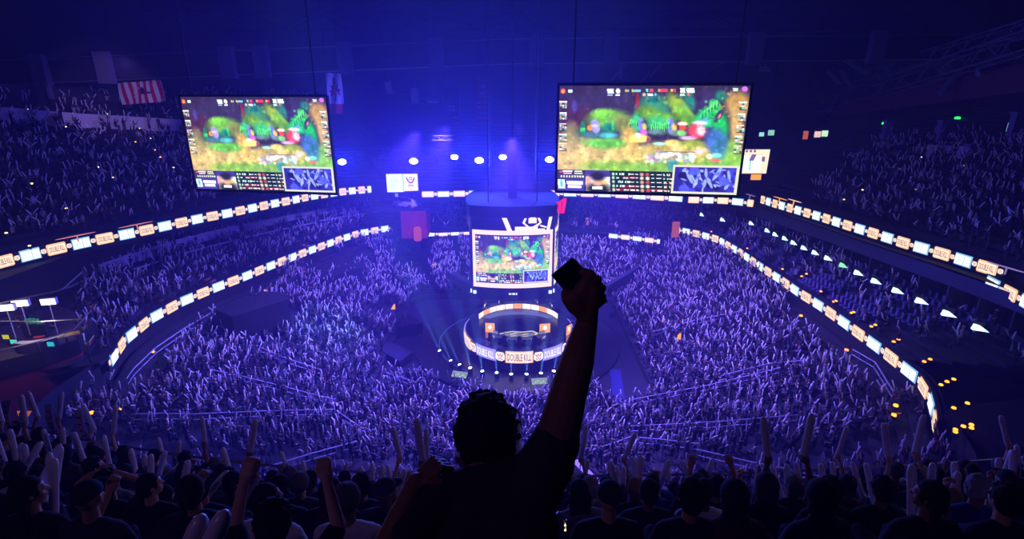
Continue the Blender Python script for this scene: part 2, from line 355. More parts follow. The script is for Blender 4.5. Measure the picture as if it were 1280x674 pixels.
# ------------------------------------------------------------------ the broadcast picture, painted as coloured cells
GW, GH = 256, 144
def paint():
    im = np.zeros((GH, GW, 3)); im[:] = (45, 36, 68)
    # crop frame: x 45..1035, y 58..602 of a zoomed view of the screen
    yy, xx = np.mgrid[0:GH, 0:GW]; v = (yy+.5)/GH; u = (xx+.5)/GW
    X = (75-30*v)+u*((1035-95*v)-(75-30*v)); Y = 62+v*538
    n1 = rng.random((19, 33)); n2 = rng.random((37, 65)); n3 = rng.random((GH, GW))
    def up(a):
        h, w = a.shape; gy = v*(h-1.01); gx = u*(w-1.01); iy = gy.astype(int); ix = gx.astype(int); fy = gy-iy; fx = gx-ix
        return a[iy, ix]*(1-fy)*(1-fx)+a[iy, ix+1]*(1-fy)*fx+a[iy+1, ix]*fy*(1-fx)+a[iy+1, ix+1]*fy*fx
    N = up(n1)*.5+up(n2)*.35+n3*.15
    def mixin(mask, col): im[:] = im*(1-mask[..., None])+np.array(col, float)*mask[..., None]
    def blob(cx, cy, rx, ry, col, a=1, soft=.35, ang=0):
        c, s = math.cos(ang), math.sin(ang); dx, dy = X-cx, Y-cy
        d = np.sqrt(((dx*c+dy*s)/rx)**2+((-dx*s+dy*c)/ry)**2)+(N-.5)*.35
        mixin(np.clip((1+soft-d)/(2*soft), 0, 1)*a, col)
    def rect(x0, y0, x1, y1, col, a=1): mixin(((X >= x0) & (X <= x1) & (Y >= y0) & (Y <= y1))*a, col)
    B = blob
    B(170, 200, 130, 110, (62, 34, 62)); B(350, 130, 260, 50, (50, 40, 78)); B(150, 165, 14, 30, (70, 60, 160), .8)
    B(140, 420, 260, 120, (168, 142, 104)); B(420, 420, 420, 60, (196, 168, 112)); B(650, 400, 300, 60, (170, 150, 90)); B(420, 330, 40, 90, (196, 160, 96), .9)
    B(340, 470, 170, 34, (122, 160, 66)); B(620, 470, 220, 40, (116, 158, 74)); B(900, 440, 120, 60, (110, 165, 70)); B(130, 300, 40, 60, (140, 130, 84), .7)
    B(330, 230, 110, 50, (100, 158, 62)); B(300, 200, 60, 26, (110, 180, 66)); B(390, 245, 60, 40, (120, 110, 70), .8); B(300, 345, 110, 28, (96, 168, 70)); B(440, 300, 30, 50, (200, 150, 80), .7)
    B(560, 165, 80, 60, (54, 120, 96)); B(520, 190, 60, 30, (90, 130, 50)); B(600, 220, 70, 30, (90, 150, 60)); B(690, 170, 85, 38, (128, 152, 52), 1, .3, .9); B(720, 210, 70, 30, (100, 155, 60), 1, .3, .8)
    B(735, 120, 26, 60, (36, 120, 110), .9, .3, -.3); B(820, 150, 55, 55, (54, 40, 92)); B(760, 250, 40, 40, (70, 130, 60), .8)
    B(970, 150, 60, 60, (176, 134, 76)); B(960, 260, 34, 110, (170, 138, 90)); B(930, 380, 40, 60, (120, 165, 74)); B(890, 110, 30, 26, (30, 110, 100), .9)
    B(820, 215, 70, 45, (40, 176, 104), 1, .25, -.5); B(880, 260, 36, 80, (34, 170, 86)); B(860, 160, 26, 36, (70, 210, 110), .9, .2, -.6); B(790, 240, 40, 18, (96, 140, 220), .9, .3, -.5); B(875, 205, 14, 36, (60, 50, 90), .9, .2, .6); B(878, 207, 5, 14, (240, 120, 160), 1, .2, .6)
    B(475, 130, 8, 46, (150, 36, 60), .9); B(560, 130, 26, 14, (20, 90, 110), .9)
    B(265, 295, 100, 26, (44, 84, 92)); B(320, 306, 46, 14, (80, 170, 190), .9); B(230, 304, 40, 12, (70, 100, 130), .9); B(190, 275, 14, 40, (40, 120, 96), .9, .2); B(325, 265, 34, 26, (32, 110, 100)); B(345, 250, 7, 30, (70, 180, 90), .9)
    B(255, 262, 24, 34, (150, 140, 226), 1, .15, -.2); B(250, 258, 16, 8, (200, 196, 240), .9); B(225, 270, 13, 13, (250, 140, 50), 1, .3)
    B(470, 240, 30, 44, (60, 170, 120)); B(490, 255, 16, 34, (120, 120, 214), 1, .2); B(506, 262, 10, 16, (250, 190, 90)); B(500, 290, 20, 14, (190, 90, 200)); B(480, 320, 46, 20, (240, 226, 110)); B(470, 305, 14, 12, (250, 250, 236)); B(520, 325, 10, 12, (140, 60, 90))
    B(570, 245, 52, 36, (52, 150, 104)); B(565, 285, 44, 16, (90, 120, 130)); B(635, 255, 20, 38, (110, 116, 206), 1, .2); B(655, 262, 12, 18, (250, 178, 80)); B(668, 290, 44, 16, (110, 140, 140), .8)
    B(695, 245, 24, 10, (236, 210, 190)); B(695, 264, 18, 12, (230, 70, 60)); B(690, 292, 20, 15, (120, 190, 110)); B(780, 240, 34, 9, (236, 214, 220)); B(765, 282, 44, 34, (222, 66, 96)); B(785, 278, 22, 24, (250, 190, 205)); B(720, 315, 40, 10, (200, 150, 230))
    B(855, 330, 52, 62, (62, 96, 176)); B(870, 370, 36, 60, (50, 110, 140), .7); B(640, 340, 40, 16, (216, 190, 110)); B(665, 365, 34, 22, (226, 200, 140)); B(575, 345, 30, 8, (150, 220, 220)); B(770, 378, 22, 18, (232, 170, 200)); B(740, 345, 60, 26, (150, 170, 60), .7)
    for i in range(520):               # leafy and sandy dabs
        x, y = 50+rng.random()*960, 70+rng.random()*420; q = im[min(GH-1, max(0, int((y-62)/538*GH))), min(GW-1, max(0, int((x-60)/930*GW)))]; g = .55+rng.random()*1.0; t = rng.random()
        B(x, y, 4+rng.random()*9, 3+rng.random()*6, np.clip(q*(.35+g*.65)+np.array((10, 12, 0))*t, 0, 255), .55, .45, rng.random()*3)
    for x, y, h in [(540+11*i, 262-(i*37 % 13), 30+(i*29 % 16)) for i in range(9)]+[(430+9*i, 250-(i*31 % 17), 26) for i in range(5)]+[(790+16*i, 205-12*i, 30) for i in range(6)]+[(182+8*i, 280, 22) for i in range(3)]:
        B(x, y, 5, h*.5, (70+int(60*rng.random()), 190+int(40*rng.random()), 110), .9, .25); B(x+4, y+6, 3, h*.4, (24, 90, 70), .8, .25)
    for i in range(70):
        x = 500+rng.random()*250; y = 385+rng.random()*55; c = [(170, 210, 220), (230, 200, 210), (120, 150, 160), (240, 240, 240), (150, 120, 140)][i % 5]
        B(x, y, 7+rng.random()*9, 5+rng.random()*7, c, .85, .3)
    B(638, 455, 30, 32, (60, 120, 130)); B(855, 400, 24, 12, (110, 190, 220)); B(820, 405, 16, 12, (230, 210, 190)); B(850, 425, 28, 9, (220, 110, 100)); rect(600, 385, 760, 388, (70, 60, 60), .8)
    im[:] = np.clip(im*(.82+.62*N[..., None]), 0, 255)
    wh = (245, 245, 250)
    for k, y in enumerate((140, 196, 250, 304, 352)):       # team portraits on both edges
        for x0 in (72-k*2, 975-k*9):
            rect(x0, y-2, x0+38, y+3, wh); 
            for j in range(9): 
                c = [(220, 150, 140), (90, 190, 200), (240, 240, 250), (60, 60, 90), (180, 200, 120)][(j*3+k) % 5]; B(x0+6+13*(j % 3), y+10+9*(j//3), 6, 5, c, .9, .2)
            rect(x0, y+34, x0+38, y+38, (30, 40, 70))
    B(92, 88, 13, 13, (236, 84, 40), 1, .2); B(92, 90, 6, 7, (255, 180, 90)); rect(118, 80, 142, 95, (200, 230, 225)); B(1005, 78, 14, 12, (200, 110, 230), 1, .2); rect(948, 73, 972, 87, (200, 220, 215))
    rect(322, 78, 355, 100, wh); B(377, 88, 12, 13, wh, 1, .2); rect(322, 104, 350, 110, (150, 180, 220)); rect(362, 104, 386, 111, wh)
    B(418, 86, 6, 7, (240, 180, 70)); rect(424, 80, 433, 92, (110, 200, 230)); B(452, 86, 6, 7, (230, 190, 90)); rect(460, 79, 492, 93, (110, 200, 230)); rect(520, 78, 529, 92, (100, 220, 220)); rect(538, 76, 556, 92, (240, 70, 100)); rect(526, 99, 552, 110, wh); B(509, 104, 8, 8, (236, 180, 180)); B(566, 104, 6, 6, (110, 200, 230))
    rect(590, 78, 628, 92, (240, 60, 96)); B(585, 84, 6, 7, (236, 170, 90)); B(648, 84, 6, 7, (240, 190, 110)); rect(655, 78, 668, 91, (240, 60, 80)); rect(690, 74, 714, 96, wh); rect(722, 74, 760, 95, wh); rect(688, 100, 712, 110, (190, 220, 210)); B(730, 104, 7, 7, (220, 110, 110))
    # lower panel
    rect(0, 487, 660, 610, (22, 40, 48)); rect(40, 487, 190, 535, (60, 52, 86)); 
    for x0, x1, y, c in ((62, 78, 494, (230, 90, 130)), (80, 130, 493, wh), (140, 178, 493, (210, 220, 200)), (82, 126, 503, (230, 180, 210)), (140, 182, 503, (200, 200, 170))): rect(x0, y, x1, y+7, c)
    for j in range(9): rect(66+j*14, 518, 74+j*14, 530, wh, .9)
    rect(50, 538, 190, 600, (70, 62, 170)); rect(52, 540, 88, 590, (236, 244, 244)); B(70, 562, 7, 20, (90, 190, 200)); rect(98, 548, 180, 566, wh); rect(102, 570, 172, 584, wh)
    rect(192, 487, 322, 602, (70, 56, 150)); rect(196, 520, 320, 602, (226, 226, 226)); B(210, 550, 16, 34, (220, 150, 150), .8); B(258, 590, 62, 34, (36, 36, 44)); B(258, 548, 26, 26, (214, 164, 140)); B(258, 520, 38, 22, (40, 36, 62)); B(292, 552, 12, 9, (226, 190, 70), .8); rect(228, 574, 282, 589, (240, 244, 244))
    for k, y in enumerate((499, 519, 540, 562, 583)):
        if k in (1, 3, 4): rect(386 if k < 4 else 330, y-1, 460, y+11, (150, 26, 50))
        if k == 4: rect(515, y-1, 600, y+11, (170, 30, 56))
        B(338, y+6, 7, 8, (180, 220, 190))
        for j in range(8):
            if (j*7+k*3) % 9 < 6: rect(352+j*9, y+1, 359+j*9, y+10, (200, 226, 220))
        rect(422, y+3, 444, y+8, wh); rect(452, y+3, 464, y+8, wh)
        B(482, y+6, 10, 9, [(220, 150, 140), (240, 210, 190)][k % 2]); B(510, y+6, 10, 9, [(200, 70, 90), (230, 230, 200)][k % 2]); rect(528, y+3, 544, y+8, wh); rect(556, y+3, 580, y+8, wh)
        for j in range(7):
            if (j*5+k) % 7 < 5: rect(590+j*9, y+1, 597+j*9, y+10, [(200, 226, 220), (236, 180, 150)][j % 2])
    # inset picture of the crowd
    def u_of(a, b): return a, b
    inn = (u > .645) & (v > .72); mixin(inn*1.0, (206, 204, 190)); inn2 = (u > .658) & (u < .985) & (v > .742) & (v < .978)
    pim = np.zeros_like(im); pim[:] = (46, 40, 150); old = im.copy(); im[:] = pim
    for i in range(26): B(675+rng.random()*270, 465+rng.random()*140, 8+rng.random()*18, 8+rng.random()*16, [(30, 24, 96), (70, 70, 220), (60, 56, 190)][i % 3], .9, .25)
    for x, y, l, a in ((720, 520, 50, 1.1), (745, 545, 48, -1.15), (765, 500, 40, 1.4), (800, 490, 42, 1.6), (815, 540, 54, 1.2), (850, 500, 60, -.95), (865, 480, 50, -1.1), (790, 545, 40, -1.3), (730, 500, 36, -1.2), (910, 500, 46, 1.5), (895, 560, 30, -.9), (780, 480, 18, 0), (700, 480, 14, .3)):
        B(x, y, l*.6, 8, (150, 170, 246), .95, .2, a)
    for i in range(34): x, y = 672+rng.random()*270, 468+rng.random()*130; B(x, y, 9+rng.random()*12, 3.5+rng.random()*2, [(140, 160, 240), (96, 104, 230), (170, 190, 250)][i % 3], .9, .25, rng.random()*3)
    for x, y in ((690, 575), (885, 530), (745, 480)): B(x, y, 26, 22, (84, 92, 236), .9, .2)
    pim = im.copy(); im[:] = old; im[inn2] = pim[inn2]
    im = np.clip(im, 0, 255)/255
    lin = np.where(im <= .04045, im/12.92, ((im+.055)/1.055)**2.4)
    return lin
PIC = paint()
screen_m = attr_mat('screen picture', 'picture', emit=1.5)
def picture_mesh(P, W=GW, Hh=GH):    # P(u,v)->point, v down
    us = np.linspace(0, 1, W+1); vs = np.linspace(0, 1, Hh+1)
    V = np.array([P(a, b) for b in vs for a in us], dtype=np.float32)
    i = np.arange(Hh)[:, None]*(W+1)+np.arange(W)[None, :]; i = i.reshape(-1)
    fc = np.stack([i, i+W+1, i+W+2, i+1], 1).astype(np.int32)
    me = bpy.data.meshes.new('picture'); me.vertices.add(len(V)); me.vertices.foreach_set('co', V.reshape(-1))
    me.loops.add(fc.size); me.loops.foreach_set('vertex_index', fc.reshape(-1)); me.polygons.add(len(fc)); me.polygons.foreach_set('loop_start', np.arange(len(fc), dtype=np.int32)*4)
    me.update(calc_edges=True)
    at = me.attributes.new('picture', 'FLOAT_COLOR', 'FACE'); iy = (np.arange(Hh)+.5)*GH/Hh; ix = (np.arange(W)+.5)*GW/W
    c = PIC[iy.astype(int)][:, ix.astype(int)].reshape(-1, 3); at.data.foreach_set('color', np.concatenate([c, np.ones((len(c), 1))], 1).astype(np.float32).reshape(-1))
    me.materials.append(screen_m); return me
pic = picture_mesh(lambda u, v: ((u-.5)*11.2, 0, (.5-v)*6.5))
def big_screen(tl, tr, Yl, Yr, bl, label):
    A = aty(*tl, Yl); B = aty(*tr, Yr); ztop = (A.z+B.z)/2; zb = aty(*bl, Yl).z; c = (A+B)/2
    root = empty('video_screen', (c.x, c.y, (ztop+zb)/2), math.atan2(B.y-A.y, B.x-A.x), label, 'video screen', 'two big hanging video screens')
    w = (B-A).length; h = ztop-zb
    o = bpy.data.objects.new('picture', pic); COL.objects.link(o); o.parent = root; o.scale = (w*.985/11.2, 1, h*.965/6.5); o.location = (0, -.02, 0)
    f = MB(); t = .12
    f.box((0, .16, 0), (w, .34, h)); f.box((0, -.02, h/2), (w+.1, .1, t)); f.box((0, -.02, -h/2), (w+.1, .1, t)); f.box((-w/2, -.02, 0), (t, .1, h)); f.box((w/2, -.02, 0), (t, .1, h)); f.build('frame', dark, root)
    g = MB()
    for x in (-w/2+.4, -w/6, w/6, w/2-.4): g.box((x, .5, 0), (.12, .4, h*.96))
    for z in (-h*.4, 0, h*.4): g.box((0, .6, z), (w*.95, .12, .12))
    g.build('rear_brace', dark, root)
    for x in (-w*.42, w*.42):
        MB().tube((x, .2, h/2), (x, .2, 38-(ztop+zb)/2), .05).build('hanging_cable', dark, root)
    return root
big_screen((698, 106), (941, 103), 35.6, 33.9, (692, 240), 'larger hanging video screen beside the raised phone, showing a green strategy game')
big_screen((224, 121), (408, 117), 41.0, 39.2, (242, 237.5), 'smaller hanging video screen above the upper ribbon, between the striped flag and the leaf flag')
# ------------------------------------------------------------------ hanging centre scoreboard
SX, SY = 0.05, 54.9
def sb_loop(h, k=.82, n=10):
    pts = []                        # four gently bowed sides with clipped corners
    for q in range(4):
        R = Matrix.Rotation(q*PI/2, 2)
        for i in range(n+1):
            t = -1+2*i/n; p = Vector((t*h*.955, -h-(1-t*t)*k*.75)); pts.append(R @ p)
    return pts
def sb_wall(mb, z0, z1, h, cap=True):
    L = sb_loop(h); n = len(L); vs = [(p.x, p.y, z0) for p in L]+[(p.x, p.y, z1) for p in L]
    fs = [(i, (i+1) % n, n+(i+1) % n, n+i) for i in range(n)]
    if cap: fs += [tuple(range(n-1, -1, -1)), tuple(range(n, 2*n))]
    mb.add(vs, fs)
sb = empty('scoreboard', (SX, SY, 0), 0, 'hanging centre scoreboard with bowed screens glowing above the round stage', 'scoreboard')
m = MB(); sb_wall(m, 8.0, 17.2, 3.9); m.build('core', dark, sb)
m = MB(); L = MB(); sb_wall(m, 16.35, 17.4, 4.15); m.build('top_drum', mat('scoreboard drum', rgb(16, 16, 30), .9, spec=.1), sb)
m = MB(); sb_wall(m, 15.0, 16.35, 4.1); band_o = m.build('logo_band', mat('scoreboard band', rgb(52, 52, 70), .25, spec=.6), sb)
m = MB(); sb_wall(m, 7.85, 9.2, 4.1); lowb = m.build('lower_band', mat('scoreboard lower band', rgb(52, 52, 70), .22, spec=.6), sb)
def side_pt(q, t, z, h, off=0.0, k=.82):
    p = Matrix.Rotation(q*PI/2, 2) @ Vector((t*h*.955, -h-(1-t*t)*k*.75-off)); return Vector((p.x, p.y, z))
for q in range(4):
    bd = MB(); n = 14
    def strip(t0, t1, z0, z1, off, mb):
        for i in range(n):
            a = t0+(t1-t0)*i/n; b = t0+(t1-t0)*(i+1)/n
            mb.quad(side_pt(q, a, z0, 4.1, off), side_pt(q, b, z0, 4.1, off), side_pt(q, b, z1, 4.1, off), side_pt(q, a, z1, 4.1, off))
    if q in (0, 1):
        strip(-1, 1, 14.6, 15.04, .06, bd); strip(-1, 1, 9.16, 9.64, .06, bd); strip(-1, -.93, 9.5, 14.8, .06, bd); strip(.93, 1, 9.5, 14.8, .06, bd); bd.build('glowing_border', glow('rose white led', rgb(255, 214, 196), 1.35), sb)
        me = picture_mesh(lambda u, v: tuple(side_pt(q, -.93+1.86*u, 14.56-4.88*v, 4.1, .05)), 160, 90); link('screen_picture', me, None, sb)
        lg = MB()
        def bar(x0, z0, x1, z1, w):
            for i in range(3):
                a, b = i/3, (i+1)/3; xa, xb, za, zb = x0+(x1-x0)*a, x0+(x1-x0)*b, z0+(z1-z0)*a, z0+(z1-z0)*b
                if abs(z1-z0) > abs(x1-x0)*4.1*.6: lg.quad(side_pt(q, xa-w, za, 4.1, .05), side_pt(q, xa+w, za, 4.1, .05), side_pt(q, xb+w, zb, 4.1, .05), side_pt(q, xb-w, zb, 4.1, .05))
                else: lg.quad(side_pt(q, xa, za-w*4, 4.1, .05), side_pt(q, xb, zb-w*4, 4.1, .05), side_pt(q, xb, zb+w*4, 4.1, .05), side_pt(q, xa, za+w*4, 4.1, .05))
        bar(-.2, 16.3, -.07, 15.02, .06); bar(.94, 16.3, .88, 15.02, .04); bar(.32, 16.25, .27, 15.8, .03); bar(.27, 15.8, .4, 15.35, .03); bar(.64, 16.25, .69, 15.8, .03); bar(.69, 15.8, .6, 15.45, .025)
        bar(.42, 16.2, .56, 16.2, .03); bar(.49, 16.25, .49, 15.75, .1); bar(.06, 15.22, .62, 15.2, .055); bar(.2, 15.12, .8, 15.06, .03); bar(.5, 15.35, .68, 15.75, .02); bar(.68, 15.5, .84, 15.3, .02)
        lg.build('lit_emblem', peachlt, band_o)
    m = MB()
    for j, w in enumerate((.05, .03, .06, .04, .05)): m.quad(*[side_pt(q, -.09+j*.045+dx*w*.55, 8.55+dz*.1, 4.1, .06) for dx, dz in ((0, -1), (1, -1), (1, 1), (0, 1))])
    m.build('white_marks', ledwhite, lowb)
    for t in (-.97, .97):
        m = MB(); m.box(side_pt(q, t, 8.55, 4.1, .05), (.3, .12, .3), q*PI/2); m.build('corner_lamp', whitel, lowb)
m = MB()
for x in (-2.4, 2.4):
    for y in (-2.4, 2.4): m.tube((x, y, 17.3), (x, y, 38), .06)
m.build('hanging_cable', dark, sb)
m = MB(); m.box((0, 0, 20.2), (.9, .9, 6)); m.box((0, 0, 30), (.16, .16, 16)); m.build('cable_riser', dark, sb)

m = MB(); m.lathe([(1.0, 7.3), (3.0, 7.3), (3.2, 7.85)], n=24); m.build('under_ring', dark, sb)
rl = MB()                                   # red slanted mark on the drum
for x0, z0, x1, z1, w in ((-.5, -.9, -.35, .35, .16), (-.35, .35, .05, .5, .13), (.05, .5, -.05, -.6, .16), (-.4, -.3, 0, -.2, .1), (.3, -.6, .5, .9, .17), (.05, .55, .5, .9, .1)):
    d = Vector((x1-x0, 0, z1-z0)).normalized(); e = Vector((-d.z, 0, d.x))*w
    a = Vector((x0, 0, z0)); b = Vector((x1, 0, z1)); rl.quad(a-e, a+e, b+e, b-e)
ro = rl.build('red_mark', glow('red led', rgb(235, 30, 70), 1.2), sb); ro.location = (4.6, -3.2, 17.0)
# ------------------------------------------------------------------ round stage
STX, STY = .55, 56.6
m = MB(); m.lathe([(0.01, .3), (11.7, .3), (11.75, .26), (11.75, 0)], (STX, STY, 0), 96); m.build('round_platform', stagefl, smooth=False)
o = bpy.data.objects['round_platform']; tag(o, 'wide dark blue disc platform that carries the players stage', 'platform')
m = MB(); m.lathe([(8.85, .305), (8.93, .33), (9.0, .305)], (STX, STY, 0), 96); tag(m.build('floor_light_ring', glow('faint blue line', rgb(70, 80, 200), .6)), 'thin pale blue ring line set in the disc platform', 'light strip')
st = empty('players_stage', (.75, 55.6, 0), 0, 'raised round players stage with DOUBLE KILL panels on its front edge', 'stage')
R = 6.15
m = MB(); m.lathe([(R-.15, .3), (R-.15, 2.55), (R-.6, 2.6), (0.01, 2.6)], n=72); m.build('deck', mat('stage deck', rgb(30, 36, 80), .3, noise=.2, scale=.7), st)
def arc_panel(a0, a1, z0, z1, r, mb, n=5, c=(0, 0)):
    for i in range(n):
        x, y = a0+(a1-a0)*i/n, a0+(a1-a0)*(i+1)/n
        p = [Vector((c[0]+r*math.sin(t), c[1]-r*math.cos(t), z)) for t, z in ((x, z0), (y, z0), (y, z1), (x, z1))]; mb.quad(*p)
for a, wd, kind in ((0, .235, 1), (.62, .215, 2), (-.62, .215, 2), (1.2, .2, 1), (-1.2, .2, 1), (1.75, .2, 2), (-1.75, .2, 2)):
    m = MB(); arc_panel(a-wd, a+wd, 1.15, 2.5, R, m); p = m.build('lit_panel', peach if kind == 1 else lavled, st)
    m = MB(); arc_panel(a-wd+.02, a+wd-.02, 1.27, 2.38, R+.02, m); m.build('inner_plate', peachlt if kind == 1 else glow('violet led', rgb(165, 150, 255), 1.2), p)
    v, f = text_data('DOUBLE KILL'); mb = MB()
    mb.add([Vector(((R+.05)*math.sin(a+q[0]*wd*1.7), -(R+.05)*math.cos(a+q[0]*wd*1.7), 1.82+q[1]*.82)) for q in v], f); mb.build('lettering', browned if kind == 1 else ledwhite, p)
for a in (.325, -.325, .91, -.91, 1.49, -1.49):
    c = Vector((R*math.sin(a), -R*math.cos(a), 1.8)); emblem('emblem', c+Vector((math.sin(a), -math.cos(a), 0))*.03, Vector((math.cos(a), math.sin(a), 0)), Vector((0, 0, 1)), 1.0, st)
m = MB(); 
for i in range(12):
    a0 = -1.15+2.3*i/12; a1 = a0+2.3/12
    m.add([(r*math.sin(t), 1.1+r*.55*math.cos(t), 2.63) for r, t in ((3.6, a0), (3.6, a1), (4.9, a1), (4.9, a0))], [(0, 1, 2, 3)])
m.build('lit_floor_inlay', glow('dusty teal led floor', rgb(110, 120, 170), .8), st)
gold = glow('gold floor led', rgb(226, 206, 170), .95)
m = MB()
for x0, y0, x1, y1, w in ((-2.1, -1.9, -.7, -1.3, .13), (-1.8, -2.4, -.2, -1.7, .15), (-1.2, -2.6, .1, -2.2, .12), (-.7, -1.3, .3, -1.5, .13), (-.2, -2.4, .9, -1.9, .14), (.3, -1.5, 1.5, -1.2, .13), (.4, -2.6, 1.6, -2.3, .13), (1.5, -1.2, 2.1, -1.9, .14), (.9, -1.9, 2.0, -2.0, .12), (-.3, -1.9, .2, -2.0, .2), (-1.5, -1.4, -1.2, -2.0, .1), (1.6, -2.3, 2.1, -1.7, .1)):
    d = Vector((x1-x0, y1-y0, 0)).normalized(); e = Vector((-d.y, d.x, 0))*w; a = Vector((x0, y0-.3, 2.63)); b = Vector((x1, y1-.3, 2.63)); m.quad(a-e, a+e, b+e, b-e)
m.build('gold_floor_emblem', gold, st)
m = MB(); m.lathe([(.5, 2.6), (.5, 2.75), (.28, 2.95), (.01, 2.98)], (-.1, 1.0, 0), 12)
for i in range(8):
    a = i*PI/4; m.capsule((-.1+.4*math.cos(a), 1+.4*math.sin(a), 2.8), (-.1+.95*math.cos(a), 1+.95*math.sin(a), 2.68), .07, .03, 6, 2)
m.build('centre_ornament', dark, st)
# desks
def desk(name, label, a0, a1, r, face, lit):
    root = empty(name, (.75, 55.6, 2.6), 0, label, 'desk', 'curved player desks'); m = MB(); n = 20
    for i in range(n):
        x, y = a0+(a1-a0)*i/n, a0+(a1-a0)*(i+1)/n
        P = lambda rr, t, z: Vector((rr*math.sin(t), rr*math.cos(t)*face, z))
        m.add([P(r-.35, x, .74), P(r+.4, x, .74), P(r+.4, y, .74), P(r-.35, y, .74), P(r-.35, x, .7), P(r+.4, x, .7), P(r+.4, y, .7), P(r-.35, y, .7)], [(0, 1, 2, 3), (4, 7, 6, 5), (0, 4, 5, 1), (2, 6, 7, 3), (1, 5, 6, 2), (0, 3, 7, 4)])
    m.build('desktop', dark, root); k = 11
    for i in range(k):
        x, y = a0+(a1-a0)*i/k, a0+(a1-a0)*(i+.93)/k; m = MB(); P = lambda rr, t, z: Vector((rr*math.sin(t), rr*math.cos(t)*face, z))
        rr = r-.33
        m.add([P(rr, x, .05), P(rr, y, .05), P(rr, y, .7), P(rr, x, .7), P(rr+.04, x, .05), P(rr+.04, y, .05), P(rr+.04, y, .7), P(rr+.04, x, .7)], [(0, 1, 2, 3), (4, 7, 6, 5), (0, 4, 5, 1), (2, 6, 7, 3), (1, 5, 6, 2), (0, 3, 7, 4)])
        m.build('front_panel', lit[i % len(lit)], root)
    return root
warmw = glow('warm white led', rgb(255, 236, 205), 1.5)
desk('player_desk', 'curved desk at the back of the round stage with white and orange glowing front', -1.2, 1.2, 5.2, 1, [warmw, orangeled, peachlt, warmw, peachlt, orangeled, warmw])
desk('player_desk', 'curved dark desk behind the DOUBLE KILL panels at the front of the round stage', -.66, .66, 4.75, -1, [dark])
crest = peachlt
def monitor(px, py, z, w, h, label, yaw, face, low=True):
    p = atz(px, py, z); r = empty('stage_screen', p, yaw, label, 'screen', 'orange upright screens on the stage')
    m = MB(); m.box((0, .08, 0), (w+.08, .14, h+.08)); m.build('casing', dark, r)
    m = MB(); m.quad((-w/2, 0, -h*.1), (w/2, 0, -h*.1), (w/2, 0, h/2), (-w/2, 0, h/2)); a = m.build('picture', glow('amber led', rgb(255, 160, 50), 1.3), r)
    m = MB(); k = .16*w; m.add([(-k*1.2, -.02, h*.2), (0, -.02, h*.08), (k*1.2, -.02, h*.2), (k*.9, -.02, h*.34), (0, -.02, h*.4), (-k*.9, -.02, h*.34)], [(0, 1, 2, 3, 4, 5)]); m.build('crest', ledwhite, a)
    m = MB(); m.quad((-w/2, 0, -h/2), (w/2, 0, -h/2), (w/2, 0, -h*.1), (-w/2, 0, -h*.1)); b = m.build('lower_picture', glow('dim amber led', rgb(180, 110, 70), .9), r)
    m = MB(); m.add([(-k, -.02, -h*.42), (k, -.02, -h*.42), (0, -.02, -h*.2)], [(0, 1, 2)]); m.build('crest', peachlt, b)
    m = MB(); m.box((0, .08, -h/2-.1), (w*.8, .3, .16)); m.build('foot', dark, r)
monitor(612.5, 413.5, 3.6, 1.0, 1.75, 'orange upright screen by the lit end of the back desk, nearer the footlight beams', -.15, -1)
monitor(681, 414.5, 3.6, 1.15, 1.8, 'orange upright screen by the other end of the back desk, nearer the raised arm', .2, -1)
monitor(711, 416, 3.4, 1.0, 1.8, 'orange curved upright screen standing off the stage just beside the raised arm', .9, -1)
p = atz(709.5, 439, 1.8); r = empty('lit_stage_panel', (p.x, p.y, 1.0), .7, 'small white lit panel with dark mark, beside the raised arm', 'lit panel')
m = MB(); m.box((0, .06, .8), (.8, .1, 1.4)); m.box((0, .1, .05), (1, .5, .1)); m.build('casing', dark, r); m = MB(); m.quad((-.36, 0, .15), (.36, 0, .15), (.36, 0, 1.45), (-.36, 0, 1.45)); q = m.build('picture', peachlt, r)
m = MB(); m.quad((-.2, -.02, .4), (.05, -.02, .4), (.25, -.02, 1.2), (0, -.02, 1.2)); m.build('mark', violetmk, q)
# truncated walkways around the stage
for (x0, y0, x1, y1, w, nm) in ():
    pass
# footlights with upward beams
FL = [(550, 439), (564, 451.5), (575, 456.5), (588, 460.5), (603, 464.5), (621, 466.5), (639, 468.2), (658, 468.2), (676, 467), (692, 464.5)]
for i, (x, y) in enumerate(FL):
    p = atz(x, y, .8); r = empty('moving_head_light', (p.x, p.y, .3 if (p.x-STX)**2+(p.y-STY)**2 < 134 else 0), 0, 'small footlight on the disc platform throwing a teal beam up beside the stage', 'stage light', 'footlights around the stage')
    zb = r.location.z; d = Vector((.12*(x-640)/50, -.12, 1)).normalized() if i > 2 else Vector((-.4, .1, 1)).normalized(); q = d.to_track_quat('Z', 'Y')
    m = MB(); m.box((0, 0, .08), (.4, .4, .16)); m.box((-.2, 0, .3), (.05, .15, .4)); m.box((.2, 0, .3), (.05, .15, .4)); m.build('yoke', dark, r)
    m = MB(); m.lathe([(.01, -.15), (.14, -.15), (.17, 0), (.17, .14)], (0, 0, .42), 12, q); m.build('head', dark, r)
    m = MB(); m.lathe([(.17, .14), (.12, .19), (.01, .21)], (0, 0, .42), 12, q); m.build('lens', glow('footlight lens', (.75, .95, 1), 9), r)
    ld = bpy.data.lights.new('footlight beam', 'SPOT'); ld.energy = FOOT; ld.color = (.25, .85, 1.0); ld.spot_size = math.radians(13); ld.spot_blend = .6; ld.shadow_soft_size = .06
    lo = bpy.data.objects.new('beam_lamp', ld); COL.objects.link(lo); lo.parent = r; lo.location = Vector((0, 0, .42))+d*.3; lo.rotation_euler = (-d).to_track_quat('Z', 'Y').to_euler()
